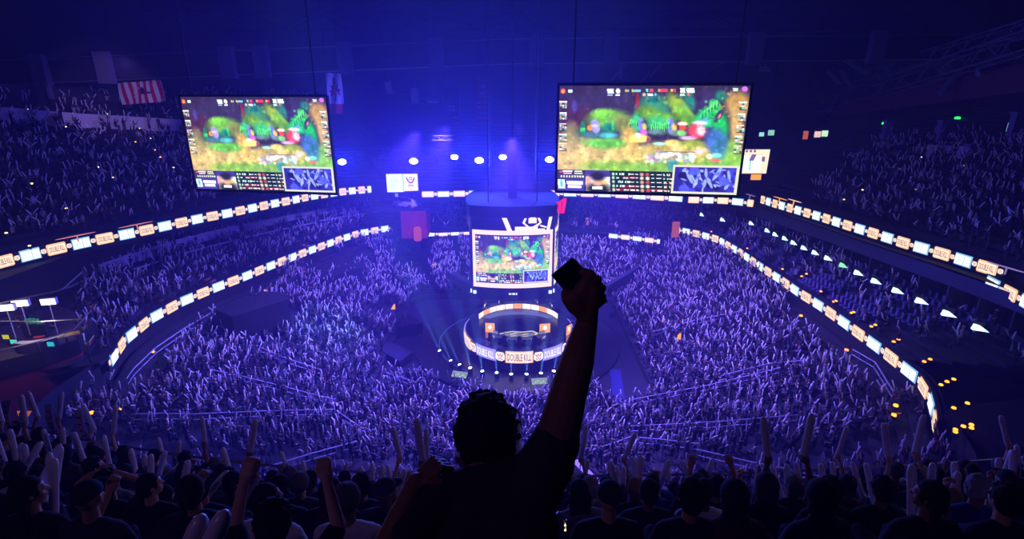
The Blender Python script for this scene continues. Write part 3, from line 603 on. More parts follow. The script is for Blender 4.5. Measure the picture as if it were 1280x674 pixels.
# foldback screens
for x, y, yaw, lb in ((574, 470, -.25, 'flat greenish prompt screen lying on the arena floor toward the footlight beams'), (674.5, 478.5, .12, 'flat greenish prompt screen lying on the arena floor just past the curly-haired head')):
    p = atz(x, y, .35); r = empty('prompt_screen', p, yaw, lb, 'screen', 'prompt screens in front of the stage'); Rm = Matrix.Rotation(.5, 3, 'X')
    m = MB(); m.box((0, 0, 0), (1.75, 1.15, .1), M=Rm); m.build('casing', dark, r)
    m = MB()
    for j in range(6): m.box(Rm @ Vector((-.68+.27*j, (j*37 % 5-2)*.08, .055)), (.2, .14, .01), M=Rm)
    m2 = MB(); m2.box(Rm @ Vector((0, 0, .052)), (1.6, 1.0, .01), M=Rm); q = m2.build('picture', glow('sage led', rgb(150, 170, 175), .85), r)
    m.build('picture_detail', glow('lime led', rgb(190, 210, 160), 1), q)
    m = MB(); m.box((-.6, .3, -.15), (.1, .3, .4)); m.box((.6, .3, -.15), (.1, .3, .4)); m.build('foot', dark, r)
# ------------------------------------------------------------------ lighting truss with blue lamps
TY = 60.0
def truss(name, a, b, s, label, cat='truss', group=None, n=None, m_=None):
    a = Vector(a); b = Vector(b); L = (b-a).length; n = n or max(3, int(L/s)); q = (b-a).to_track_quat('X', 'Z'); m = MB(); r = s*.045+.015
    cs = [Vector((0, y, z)) for y in (-s/2, s/2) for z in (-s/2, s/2)]
    for c in cs: m.tube(a+q @ c, b+q @ c, r, n=5)
    for i in range(n):
        x0, x1 = L*i/n, L*(i+1)/n
        for u, v in ((0, 1), (2, 3), (0, 2), (1, 3)):
            p0, p1 = cs[u], cs[v]
            if i % 2: p0, p1 = p1, p0
            m.tube(a+q @ (p0+Vector((x0, 0, 0))), a+q @ (p1+Vector((x1, 0, 0))), r*.7, n=4)
    return tag(m.build(name, m_ or dark), label, cat, group)
zt = 20.9
truss('lighting_truss', (-21, TY, zt+.3), (8.5, TY, zt+.3), .6, 'long lighting truss carrying the blue lamps between the hanging screens', group='trusses')
truss('lighting_truss', (-9, TY+2.5, zt+1.8), (5, TY+2.5, zt+1.8), .5, 'short second truss just behind the long blue-lit truss', group='trusses')
LM = [(427.5, 202.5, 1, 'first blue-white lamp on the truss beside the smaller screen'), (517, 201.5, 1, 'blue-white lamp directly over the small DOUBLE KILL board'), (568, 196.5, .55, 'dimmer blue-white lamp between the board and the scoreboard cable'), (599, 200.5, 1.2, 'brightest blue-white lamp at the middle of the truss'), (628.5, 196.5, .5, 'dimmer blue-white lamp right at the scoreboard cable riser'), (687, 199.5, 1.1, 'blue-white lamp touching the edge of the larger screen')]
for x, y, k, lb in LM:
    p = aty(x, y, TY-.6); r = empty('truss_spotlight', p, 0, lb, 'stage light', 'blue lamps on the truss'); d = (Vector((p.x*.2, 0, 24))-p).normalized(); q = d.to_track_quat('Z', 'Y')
    s = .75+.25*k
    m = MB(); m.lathe([(.01, -.5), (.2*s, -.5), (.3*s, -.1), (.3*s, .05)], n=14, q=q); m.build('housing', dark, r)
    m = MB(); m.lathe([(.3*s, .05), (.24*s, .09), (.01, .1)], n=14, q=q); ln = m.build('lens', bulb, r); ln.scale = (1.5, 1, 1)
    m = MB(); m.box((0, .25, .3), (.06, .06, .7)); m.box((0, .15, .62), (.3, .3, .08)); m.build('yoke', dark, r)
    ld = bpy.data.lights.new('blue wash', 'SPOT'); ld.energy = TRS*k; ld.color = (.06, .08, 1.0); ld.spot_size = math.radians(160); ld.spot_blend = .4; ld.shadow_soft_size = .3
    lo = bpy.data.objects.new('wash_lamp', ld); COL.objects.link(lo); lo.parent = r; lo.location = d*.25; dd = d; lo.rotation_euler = (-dd).to_track_quat('Z', 'Y').to_euler()
# unlit fixtures along the truss
for i in range(11):
    x = -17.5+2.3*i; r = empty('hanging_fixture', (x, TY-.1, zt-.2), .3*i, 'dark unlit fixture clamped under the lighting truss', 'stage light', 'unlit fixtures on the truss'); m = MB(); m.box((0, 0, .15), (.1, .1, .4)); m.build('clamp', dark, r); m = MB(); m.lathe([(.01, -.7), (.17, -.65), (.2, -.2), (.08, 0), (.01, .02)], n=10); m.build('housing', dark, r)
# unseen wash lamps added to brighten crowd, balcony, flag and stage
def wash(loc, tgt, e, col, ang, blend=.8, soft=.4):
    d = (Vector(tgt)-Vector(loc)).normalized(); r = empty('unseen_lamp', loc, 0, None, None)
    ld = bpy.data.lights.new('unseen wash', 'SPOT'); ld.energy = e; ld.color = col; ld.spot_size = math.radians(ang); ld.spot_blend = blend; ld.shadow_soft_size = soft
    lo = bpy.data.objects.new('unseen_wash_lamp', ld); COL.objects.link(lo); lo.location = Vector(loc)+d*.3; lo.rotation_euler = (-d).to_track_quat('Z', 'Y').to_euler()
    bpy.data.objects.remove(r)
    return lo
BL = (.1, .07, 1.0); LV = (.2, .12, 1.0)
wash((-4, 56, 24), (-20, 52, 3), WASH*.5, (.1, .4, 1.0), 26, 1)
for x, y, e in ((-22, 48, 1), (22, 48, 1), (-18, 70, .8), (20, 70, .8), (2, 78, .25), (0, 34, 1.0), (-14, 36, .5), (14, 36, .6)):
    dv = Vector((x, y-55)).normalized()*9; wash((dv.x, 55+dv.y, 24.5), (x, y, 2), WASH*e, LV, 76, 1)  # unseen spots added to brighten the lower stands
for x, y, e in ((-50, 58, 1), (50, 52, .6), (-60, 40, .6)):
    wash((x*.1, 57+(y-57)*.1, 24), (x, y, 18), WASHU*e, BL, 80, 1)  # unseen spots added to brighten the upper tiers
wash((25, 17, 33), (0, 7.5, 20), WASHN, (.5, .3, 1.0), 32, 1)  # unseen fill added from the side for the balcony rows
wash((-9, -6, 35), (0, 6, 22), WASHB, (.55, .28, 1.0), 70, 1)  # dim unseen fill added behind the balcony for sticks and shirt
wash((-28, 42, 30), (-46, 65, 27), FLAG, (.5, .3, 1.0), 24, .6)  # unseen spot added to brighten the striped flag
[wash((x, 51.6, 7.5), (x*.7+.5, 50.6, 3), STG, (.8, .75, 1.0), 75, .2) for x in (-2.6, 2.6)]; [wash((x, 58.4, 7.5), (x*.9+.5, 61, 3), STG, (.9, .8, .9), 75, .2) for x in (-2.6, 2.6)]  # unseen spots added under the scoreboard to brighten the players
# ------------------------------------------------------------------ roof steel, catwalk, hanging pieces
cw = empty('catwalk', (0, 0, 0), 0, 'long dark catwalk girder crossing under the roof above both big screens', 'catwalk')
def L3(x, y, Y=62): return aty(x, y, Y)
a = L3(-60, 108); b = L3(640, 79); c = L3(1340, 72)
for nm, pts, hh, dd in (('girder', [a, b, c], 2.2, 3.0),):
    m = MB()
    for p, q in zip(pts, pts[1:]):
        d = q-p; m.add([p, q, q+Vector((0, 0, hh)), p+Vector((0, 0, hh)), p+Vector((0, dd, 0)), q+Vector((0, dd, 0)), q+Vector((0, dd, hh)), p+Vector((0, dd, hh))], [(0, 1, 2, 3), (5, 4, 7, 6), (0, 4, 5, 1), (3, 2, 6, 7), (0, 3, 7, 4), (1, 5, 6, 2)])
    m.build(nm, mat('catwalk steel', rgb(26, 26, 44), .7, noise=.2), cw)
m = MB()
for p, q in ((a, b), (b, c)):
    m.tube(p+Vector((0, -.1, 2.4)), q+Vector((0, -.1, 2.4)), .05); m.tube(p+Vector((0, -.1, -.05)), q+Vector((0, -.1, -.05)), .06)
m.build('rail', steel, cw)
for x in (60, 140, 292, 334, 436, 548, 671, 762, 940, 1090, 1240):
    t = (x-640)/700; p = b+(c-b)*t if t > 0 else b+(a-b)*(-t); m = MB(); m.box(p+Vector((0, -.5, 1.2)), (1.5, .8, 3.2)); m.build('hanger_post', mat('grey steel', rgb(80, 80, 110), .6), cw)
for i, y in enumerate((14, 30, 46, 80, 98)):
    truss('roof_truss', (-75, y, 36.6), (75, y, 36.6), 2.2, 'dark roof truss spanning the arena under the black roof', group='roof trusses', n=34)
for k, (p0, p1, s) in enumerate((((975, 150), (1330, 38), 1.6), ((1000, 118), (1330, 22), 1.2))):
    A, B = aty(*p0, 92), aty(*p1, 46)
    truss('side_truss', A, B, s, ('slanting roof truss above the darker upper seats, lower of the two', 'slanting roof truss above the darker upper seats, upper of the two')[k], group='slanting roof trusses', m_=mat('grey steel', rgb(80, 80, 110), .6))
for k, (x0, y0, x1, y1, Y) in enumerate(((1175, 118, 1202, 88, 58), (1207, 118, 1222, 84, 58), (1222, 92, 1263, 75, 55), (1050, 70, 1085, 92, 70), (1108, 88, 1125, 68, 66), (1035, 88, 1050, 104, 75), (1065, 108, 1050, 86, 75))):
    m = MB(); m.tube(aty(x0, y0, Y), aty(x1, y1, Y), .35, n=8); tag(m.build('roof_strut', mat('strut steel', rgb(95, 95, 130), .6)), 'grey diagonal roof strut in the dark steelwork above the darker upper seats', 'strut', 'diagonal roof struts')
for k, (x0, y0, x1, y1) in enumerate(((795, 64, 765, 100), (812, 90, 800, 104), (830, 76, 812, 96), (905, 78, 880, 92), (780, 66, 775, 98))):
    m = MB(); m.tube(aty(x0, y0, 75), aty(x1, y1, 75), .16, n=6); tag(m.build('roof_brace', mat('strut steel', rgb(95, 95, 130), .6)), 'thin slanted brace in the roof steel just above the larger hanging screen', 'brace', 'thin roof braces')
# fascia and columns over the darker upper seats
m = MB(); A = aty(1040, 146, 76); B = aty(1300, 112, 50); d = (B-A)
m.add([A, B, B+Vector((0, 0, 2.6)), A+Vector((0, 0, 1.6)), A+Vector((1, 1, 0)), B+Vector((1, 1, 0)), B+Vector((1, 1, 2.6)), A+Vector((1, 1, 1.6))], [(0, 1, 2, 3), (5, 4, 7, 6), (0, 4, 5, 1), (3, 2, 6, 7), (0, 3, 7, 4), (1, 5, 6, 2)])
tag(m.build('concourse_beam', mat('dull maroon panel', rgb(80, 40, 60), .8, noise=.2)), 'long dull maroon beam over the concourse columns above the darker upper seats', 'beam')
for (x0, y0, x1, y1, lb) in ((1113, 150, 1104, 183, 'concourse column just beside the first green lamp'), (1184, 150, 1172, 182, 'concourse column between the two green lamps'), (1272, 140, 1262, 178, 'concourse column near the pale blue sign'), (1222, 180, 1210, 197, 'short pale column end above the grey balcony wall')):
    p = hit(x1, y1, .1); q = aty(x0, y0, p.y); m = MB(); m.box((0, 0, (q.z-p.z)/2), (.7, .7, q.z-p.z)); m.box((0, 0, .1), (.9, .9, .2)); m.box((0, 0, q.z-p.z-.1), (.9, .9, .2)); tag(m.build('column', mat('lilac painted column', rgb(120, 112, 170), .7), loc=p), lb, 'column', 'concourse columns')
p = hit(1180, 194); q = hit(1212, 196)
def wall_strip(name, pts, h, m_, label, th=.25, kind=None, cat='balcony wall', group=None):
    m = MB()
    for a, b in zip(pts, pts[1:]):
        a = Vector(a); b = Vector(b); d = (b-a); nn = Vector((-d.y, d.x, 0)).normalized()*th
        m.add([a, b, b+Vector((0, 0, h)), a+Vector((0, 0, h)), a+nn, b+nn, b+nn+Vector((0, 0, h)), a+nn+Vector((0, 0, h))], [(0, 1, 2, 3), (5, 4, 7, 6), (0, 4, 5, 1), (3, 2, 6, 7), (0, 3, 7, 4), (1, 5, 6, 2)])
    return tag(m.build(name, m_), label, cat, group, kind)
wall_strip('balcony_wall', [hit(1156, 196), hit(1180, 197.5), hit(1211, 199)], 1.3, ltwall, 'grey balcony wall among the darker upper seats under the green lamps')
lw = [hit(x, y) for x, y in ((-10, 152), (60, 157), (110, 160), (160, 162), (200, 164), (229, 165))]
wall_strip('balcony_wall', lw, 1.6, ltwall, 'long pale balcony wall across the upper seats beneath the striped flag')
wall_strip('balcony_wall', [hit(10, 196), hit(60, 195), (hit(110, 193))], .8, dkwall, 'faint low wall in the upper seats under the long pale balcony wall')
for x0, y0, x1, y1, dep, lb in ((2, 104, 50, 124, 2, 'grey wall panel high up behind the top seats, at the picture edge'), (70, 101, 140, 124, 2, 'grey wall panel high up behind the top seats, next to the striped flag'), (238, 98, 330, 116, 2, 'sloping grey wall panel above the smaller hanging screen')):
    Y = 82 if x0 < 200 else 88; A, B = aty(x0, y1, Y), aty(x1, y1, Y); z = aty(x0, y0, Y).z
    wall_strip('wall_panel', [A, B], z-A.z, mat('charcoal panel', rgb(30, 30, 40), .9), lb, cat='wall panel', group='grey wall panels under the roof')
for x0, y0, x1, y1 in ((56, 96, 65, 124), (273, 60, 291, 90)):
    m = MB(); A, B = aty(x1, y1, 66), aty(x0, y0, 66); m.tube(A, B, .35, n=8); tag(m.build('column', mat('grey steel', rgb(80, 80, 110), .6)), 'slanted pale column under the roof near ' + ('the picture edge' if x0 < 100 else 'the catwalk above the smaller screen'), 'column', 'concourse columns')
# flags and banners
def flag(name, tl, tr, bl, Y, label, cat, parts, Y2=None):
    Y2 = Y2 or Y; A = aty(*tl, Y); B = aty(*tr, Y2); Cc = aty(*bl, Y); ux = (B-A); uz = Vector((0, 0, Cc.z-A.z)); nrm = ux.cross(uz).normalized(); nrm = nrm if nrm.y < 0 else -nrm
    root = empty(name, (0, 0, 0), 0, label, cat, 'hanging flags and banners')
    P = lambda u, v, o=0: A+ux*u+uz*v+nrm*(o+.12*math.sin(u*9+v*3))
    def sheet(nm, u0, u1, v0, v1, m_, off, poly=None):
        mb = MB(); n = 8; k = 5
        if poly: mb.add([P(u, v, off) for u, v in poly], [tuple(range(len(poly)))])
        else:
            mb.add([P(u0+(u1-u0)*i/n, v0+(v1-v0)*j/k, off) for j in range(k+1) for i in range(n+1)], [(j*(n+1)+i, j*(n+1)+i+1, (j+1)*(n+1)+i+1, (j+1)*(n+1)+i) for j in range(k) for i in range(n)])
        return mb.build(nm, m_, root)
    parts(sheet, P)
    m = MB(); m.tube(P(0, -.01), P(1, -.01), .06); m.build('pole', dark, root)
    for u in (.05, .95): m = MB(); m.tube(P(u, -.01), Vector((P(u, 0).x, P(u, 0).y, 38)), .025); m.build('hanging_line', dark, root)
whitec = mat('white cloth', rgb(215, 215, 235), .85, noise=.08); redc = mat('red cloth', rgb(185, 25, 50), .85); navyc = mat('dark blue cloth', rgb(24, 24, 70), .9)
def us(sheet, P):
    sheet('cloth', 0, 1, 0, 1, whitec, 0)
    for i in range(6): sheet('red_stripe', (2*i+1.05)/12.2, (2*i+2.0)/12.2, 0, 1, redc, .03)
    sheet('canton', .46, .76, .34, .6, navyc, .06, [(.49, .3), (.54, .26), (.58, .34), (.6, .44), (.68, .5), (.77, .53), (.76, .58), (.56, .6), (.5, .58), (.49, .45)])
flag('striped_flag', (147, 104), (201, 99), (155, 131), 66, 'striped red and white flag hanging high beside the smaller screen', 'flag', us, 64)
def ca(sheet, P):
    sheet('cloth', 0, 1, 0, 1, whitec, 0); sheet('red_border', 0, 1, 1.0, 1.32, redc, 0)
    sheet('leaf', 0, 0, 0, 0, redc, .04, [(.45, .9), (.48, .7), (.15, .76), (.22, .66), (.12, .56), (.3, .55), (.22, .38), (.36, .44), (.4, .2), (.5, .1), (.58, .2), (.62, .42), (.78, .34), (.7, .52), (.88, .52), (.8, .62), (.84, .72), (.54, .7), (.52, .9)])
flag('leaf_flag', (407, 91), (426, 91), (410, 130), 62, 'white flag with a red maple leaf hanging beside the smaller screen', 'flag', ca)
bpur = mat('banner violet cloth', rgb(96, 70, 130), .85); bred = mat('banner wine cloth', rgb(130, 24, 60), .85)
def champ(back, marks, frame=None):
    def f(sheet, P):
        sheet('cloth', 0, 1, 0, 1, back, 0)
        if frame:
            for a in ((0, .06, 0, 1), (.94, 1, 0, 1), (0, 1, .97, 1)): sheet('border', *a, frame, .03)
        for a in marks: sheet('pale_marks', *a, mat('banner pale mark', rgb(150, 110, 150), .8), .04)
    return f
flag('banner', (553, 108), (575, 108), (553, 155), 88, 'dark hanging banner with a thin pale outline, beside the wine red banner', 'banner', champ(navyc, [(.3, .7, .5, .56), (.3, .7, .6, .66), (.25, .8, .8, .84)], bpur))
flag('banner', (593, 100), (616, 100), (593, 155), 88, 'wine red hanging banner with rows of pale lettering blocks', 'banner', champ(bred, [(.35, .62, .1, .18), (.28, .7, .27, .33), (.2, .76, .36, .4), (.12, .4, .48, .54), (.45, .75, .48, .54), (.12, .4, .58, .64), (.45, .75, .58, .64), (.12, .4, .72, .78), (.45, .75, .72, .78), (.12, .75, .84, .88)], bpur))
# loudspeakers / fixtures hanging on poles
for x, yt, yb, w, h, lb in ((487, 102, 117, .8, 1.4, 'tilted white loudspeaker hanging nearest the leaf flag'), (519, 109, 130, .9, 1.9, 'upright white loudspeaker hanging in the middle of the three'), (541, 124, 130, 1.3, .35, 'flat white fixture hanging from a thin pole beside the dark banner')):
    Y = 74; A = aty(x, (yt+yb)/2, Y); root = empty('hanging_speaker', A, 0, lb, 'loudspeaker', 'white pieces hanging from the roof')
    m = MB(); m.box((0, 0, 0), (w, 1.0, h), M=Matrix.Rotation(-.22 if x == 487 else 0, 3, 'Y')); m.build('cabinet', mat('pale cabinet', rgb(170, 165, 180), .6), root, bevel=.08)
    m = MB(); m.tube((-.4, 0, 0), (-.4 if x != 541 else .6, 0, 38-A.z), .09); m.build('hanging_pole', dark, root)
    m = MB(); m.box((-.9, 0, .5), (3.2, .15, .15)); m.build('cross_bar', dark, root)
for x, y, Y in ((722, 72, 70), (735, 70, 70), (793, 74, 72), (956, 86, 74)):
    A = aty(x, y, Y); m = MB(); m.box((0, 0, 0), (1.2, .6, .5)); m.box((0, 0, .4), (.1, .1, .6)); m.box((0, -.2, -.3), (1.4, .1, .1)); tag(m.build('roof_fixture', mat('pale cabinet', rgb(170, 165, 180), .6), loc=A), 'small pale fixture on the roof steel above the larger hanging screen', 'fixture', 'small roof fixtures')
# white lit box wall behind the truss
A = aty(581, 166, 92); B = aty(637, 166, 92); z = aty(581, 186, 92).z; root = empty('suite_window', (0, 0, 0), 0, 'wide pale framed suite window high at the far end behind the truss', 'suite window')
m = MB(); m.box(((A.x+B.x)/2, 92, (A.z+z)/2), (B.x-A.x, .4, A.z-z)); m.build('frame', ltwall, root)
for i in range(4):
    w = (B.x-A.x)/4; m = MB(); m.box((A.x+w*(i+.5), 91.75, (A.z+z)/2), (w*.86, .1, (A.z-z)*.8)); m.build('pane', mat('tinted glass', rgb(60, 60, 110), .15), root)
# ------------------------------------------------------------------ corner block with the car and the small board
def block(name, p0, p1, dep, z0, z1, m_, label, cat='platform', group=None, top=None):
    p0 = Vector((p0[0], p0[1], 0)); p1 = Vector((p1[0], p1[1], 0))
    d = (p1-p0); n = Vector((-d.y, d.x, 0)).normalized()*dep
    if n.dot(Vector((0, 1, 0))) < 0 and abs(n.y) > abs(n.x)*.3: n = -n
    m = MB(); m.add([p+Vector((0, 0, z)) for z in (z0, z1) for p in (p0, p1, p1+n, p0+n)], [(0, 1, 5, 4), (1, 2, 6, 5), (2, 3, 7, 6), (3, 0, 4, 7), (4, 5, 6, 7), (3, 2, 1, 0)])
    return tag(m.build(name, m_, bevel=.03), label, cat, group)
YC = 73
A = aty(470, 262, YC); B = aty(532, 260, YC); zt = A.z
C_ = aty(500, 262, YC); block('corner_platform', C_.xy, B.xy, 4, 8.0, zt-.1, brown, 'red brown corner block in the far stands carrying the white car')
tag(MB().box(((A.x+B.x)/2-.3, YC+2.6, zt-.05), (B.x-A.x+1.4, 5.2, .35)).build('platform_slab', dark), 'dark flat slab on the corner block under the white car', 'platform')
Ys = YC+1.6
car = empty('car', (aty(509, 258, Ys).x, Ys, zt-.1), -.5, 'white sports utility car parked on the far corner block under the small board', 'car')
white = mat('white car paint', rgb(215, 215, 225), .3, spec=.6, noise=.03); glassd = mat('dark car glass', rgb(30, 34, 60), .1)
def extr(prof, y0, y1, inset=0): # side outline in x,z, extruded in y
    m = MB(); n = len(prof); m.add([(x, y0, z) for x, z in prof]+[(x, y1, z) for x, z in prof], [tuple(range(n)), tuple(range(2*n-1, n-1, -1))]+[(i, n+i, n+(i+1) % n, (i+1) % n) for i in range(n)]); return m
sc = .8
pf = [(-2.2*sc, .35), (-2.25*sc, .8), (-2.1*sc, .98), (-1.1*sc, 1.08), (-.5*sc, 1.55), (.2*sc, 1.68), (1.3*sc, 1.66), (1.9*sc, 1.5), (2.2*sc, 1.1), (2.25*sc, .6), (2.15*sc, .35)]
extr(pf, -.85, .85).build('body', white, car, bevel=.06)
extr([(-.98*sc, 1.1), (-.46*sc, 1.5), (.15*sc, 1.6), (1.25*sc, 1.58), (1.75*sc, 1.42), (1.9*sc, 1.12)], -.87, .87).build('side_windows', glassd, car)
m = MB(); m.quad((-1.13*sc, -.7, 1.11), (-1.13*sc, .7, 1.11), (-.52*sc, .62, 1.57), (-.52*sc, -.62, 1.57)); m.build('windscreen', glassd, car)
for x in (-1.4*sc, 1.4*sc):
    for y in (-.82, .82):
        m = MB(); q = Matrix.Rotation(PI/2, 3, 'X').to_quaternion(); m.lathe([(.01, -.11), (.3, -.11), (.34, -.07), (.34, .07), (.3, .11), (.01, .11)], (x, y, .34), 18, q); w_ = m.build('wheel', dark, car)
        m = MB(); m.lathe([(.01, -.13), (.2, -.12), (.2, .12), (.01, .13)], (x, y, .34), 10, q); m.build('hub', steel, w_)
for y in (-.6, .6):
    m = MB(); m.box((-2.22*sc, y, .8), (.08, .35, .14)); m.build('headlight', mat('headlight', rgb(235, 235, 250), .1), car)
m = MB(); m.box((0, -.8, 1.72), (1.6, .04, .04)); m.box((0, .8, 1.72), (1.6, .04, .04)); m.build('roof_rails', steel, car)
A = aty(496.5, 254, Ys-1); r = empty('logo_sign', (A.x, A.y, zt), 0, 'little pale sign standing by the nose of the white car', 'sign'); m = MB(); m.box((0, 0, .9), (.06, .06, 1.8)); m.box((0, 0, 1.9), (.5, .08, .6)); m.build('post', dark, r)
m = MB(); m.quad((-.22, -.06, 1.65), (.22, -.06, 1.65), (.22, -.06, 2.15), (-.22, -.06, 2.15)); fc = m.build('face', glow('dim lilac sign', rgb(150, 150, 230), .9), r)
m = MB(); m.add([(-.1, -.07, 1.8), (.1, -.07, 1.8), (.04, -.07, 2.05), (-.04, -.07, 2.05)], [(0, 1, 2, 3)]); m.build('mark', violetmk, fc)
# board DOUBLE KILL
Yb = YC-1.2; A = aty(484.5, 240, Yb); B = aty(522.5, 236, Yb); zt2 = aty(484, 217.5, Yb).z; zb2 = A.z
r = empty('video_board', ((A.x+B.x)/2, Yb, (zt2+zb2)/2), .08, 'small bright video board reading DOUBLE KILL above the white car', 'video screen'); w, h = B.x-A.x, zt2-zb2
m = MB(); m.box((0, .2, 0), (w+.2, .3, h+.2)); m.tube((-w*.3, .3, h/2), (-w*.3, .3, h/2+6), .06); m.tube((w*.3, .3, h/2), (w*.3, .3, h/2+6), .06); m.build('casing', dark, r)
m = MB(); m.quad((-w/2, 0, -h/2), (.02, 0, -h/2), (.02, 0, h/2), (-w/2, 0, h/2)); a = m.build('left_picture', glow('mint white led', rgb(235, 255, 240), 1.4), r)
m = MB(); m.quad((.02, 0, -h/2), (.2, 0, -h/2), (.2, 0, h/2), (.02, 0, h/2)); m.build('teal_stripe', tealled, a)
m = MB(); m.quad((.2, 0, -h/2+.1), (w/2, 0, -h/2+.15), (w/2, 0, h/2), (.2, 0, h/2)); b = m.build('right_picture', peachlt, r)
text_on('DOUBLE', (-w*.25, -.02, h*.17), (1, 0, 0), (0, 0, 1), w*.3, h*.26, m=tealled, parent=a); text_on('KILL', (-w*.3, -.02, -h*.18), (1, 0, 0), (0, 0, 1), w*.19, h*.26, m=tealled, parent=a)
m = MB(); cx, cz, s = w*.27, h*.1, h*.22
for x0, z0, x1, z1, k in ((-1, .9, -.5, -.2, .14), (1, .9, .5, -.2, .14), (-.4, .8, 0, .95, .1), (.4, .8, 0, .95, .1), (-.5, -.2, 0, -.5, .14), (.5, -.2, 0, -.5, .14), (-.35, .45, -.1, .3, .12), (.35, .45, .1, .3, .12), (-.6, -1.3, -.2, -.9, .1), (.6, -1.3, .2, -.9, .1), (-.1, -1.2, .1, -1.0, .1)):
    d = Vector((x1-x0, 0, z1-z0)).normalized(); e = Vector((-d.z, 0, d.x))*k*s; p = Vector((cx+x0*s, -.02, cz+z0*s)); q = Vector((cx+x1*s, -.02, cz+z1*s)); m.quad(p-e, p+e, q+e, q-e)
m.build('emblem_mark', mat('dark plum mark', rgb(60, 20, 50)), b)
m = MB(); p = atz(521.5, 286, 7.4); m.lathe([(.01, 0), (.5, 0), (.55, .3), (.55, 1.6), (.4, 1.9), (.01, 1.9)], n=12); tag(m.build('glowing_drum', glow('dim coral', rgb(190, 80, 60), .8), loc=(aty(521.5, 286, 72.5).x, 72.5, 7.9)), 'dim orange glowing drum at the foot of the red brown corner block', 'lamp')
# right small board behind the larger screen
Yb = 62; P = lambda x, y: aty(x, y, Yb); c = P(944, 202); r = empty('video_board', c, 0, 'white and peach video board poking out beside the larger hanging screen', 'video screen')
def qd(x0, y0, x1, y1, off, sl=-.1):
    a, b, cc, d = P(x0, y1)-c, P(x1, y1)-c, P(x1+sl*(y0-y1), y0)-c, P(x0+sl*(y0-y1), y0)-c; m = MB(); m.quad(*[Vector((q.x, -off, q.z)) for q in (a, b, cc, d)]); return m
m = qd(918, 187, 958, 217, -.06, -.17); m.build('picture', peachlt, r)
m = MB(); m.box((P(940, 202)-c)+Vector((0, .25, 0)), ((P(960, 200)-P(918, 200)).x, .3, (P(940, 186)-P(940, 218)).z)); m.box(Vector((1, .25, 6)), (.12, .12, 12)); m.build('casing', dark, r)
qd(920, 195, 949, 215, -.04, -.17).build('white_picture', ledwhite, r); qd(936, 197, 938, 213, -.02).build('teal_line', tealled, r); qd(936, 193, 942, 201, -.01, -.5).build('dark_figure', violetmk, r); qd(952, 196, 956, 202, -.01).build('dark_mark', violetmk, r)
qd(938, 218, 951, 225, .02, -.1).build('orange_panel', orangeled, r)
for x0 in (928, 932, 937, 942): qd(x0, 187.5, x0+3, 190.5, -.01).build('dark_mark', violetmk, r)
for x, y, w, h, mt, lb in ((952, 168, 1.1, .9, tealled, 'pair of tiny teal window lights, the dimmer one'), (964, 166, 1.4, 1.2, glow('mint led', rgb(150, 210, 200), 1), 'tiny mint lit sign beside the dim teal one'), (1007, 169, 1.1, 1.8, glow('rust led', rgb(200, 90, 60), .9), 'small rust coloured upright sign between the mint signs'), (1022, 168, 1.4, 1.3, glow('pale rose led', rgb(240, 200, 200), 1.1), 'first of two little pale lit signs beside the rust sign'), (1031, 167, 1.4, 1.3, glow('pale green led', rgb(200, 240, 210), 1.1), 'second little pale lit sign, green at its corner'), (734, 277, .9, 1.9, glow('coral panel', rgb(220, 120, 110), 1), 'small coral lit doorway in the far stands beside the scoreboard'), (1262, 159, .8, 1.5, glow('ice sign', rgb(150, 210, 235), .9), 'pale blue sign on the last concourse column'), (843.5, 289, .0, 0, None, '')):
    if mt is None: continue
    w *= .6; h *= .6; p = hit(x, y, h*.5+.5) if x > 800 else aty(x, y, 78); r = empty('lit_sign', p, 0, lb, 'lit sign', 'small lit signs'); m = MB(); m.box((0, .1, 0), (w+.1, .12, h+.1)); m.build('casing', dark, r); m = MB(); m.box((0, 0, 0), (w, .05, h)); m.build('face', mt, r)
p = atz(843.5, 297, 7.2); m = MB(); m.box((0, 0, 1.2), (1.0, .35, 2.3)); m.box((0, -.2, 1.2), (.7, .06, 1.9)); tag(m.build('end_panel', glow('brick orange led', rgb(190, 90, 70), .8), loc=p), 'small brick orange panel where the suite-side lower ribbon begins', 'lit panel')
for x, y, lb, k in ((547, 334, 'small orange and white lit sign in the far lower stands, car display side', 0), (782, 348, 'small orange and white lit sign in the far stands beside the phone', 0)):
    p = hit(x, y+2, .2); r = empty('stair_sign', p, .2*(1 if x < 600 else -1), lb, 'lit sign', 'stairway signs'); m = MB(); m.box((0, .1, .5), (1.5, .1, .7)); m.box((0, .1, .1), (.1, .1, .3)); m.build('casing', dark, r)
    m = MB(); m.quad((-.7, 0, .2), (0, 0, .2), (0, 0, .8), (-.7, 0, .8)); m.build('orange_half', orangeled, r); m = MB(); m.quad((.05, 0, .25), (.7, 0, .25), (.7, 0, .75), (.05, 0, .75)); m.build('white_half', ledwhite, r)
for x, y, lb in ((491, 386, 'small orange wedge lamp above the dark side platform'), (447, 424, 'small orange wedge lamp beside the pale blue walkway'), (848, 424, 'small orange wedge lamp on the stairs among the suite-side crowd'), (829, 402, 'small coral lamp low in the suite-side crowd')):
    p = hit(x, y, .3); m = MB(); m.add([(-.25, 0, -.1), (.25, 0, -.1), (.25, 0, .6), (0, 0, .35), (-.25, .3, -.1), (.25, .3, -.1), (.25, .3, .6), (0, .3, .35)], [(0, 1, 2, 3), (4, 7, 6, 5), (0, 4, 5, 1), (1, 5, 6, 2), (2, 6, 7, 3), (3, 7, 4, 0)]); tag(m.build('wedge_lamp', orangeled, loc=p), lb, 'lamp', 'wedge lamps')
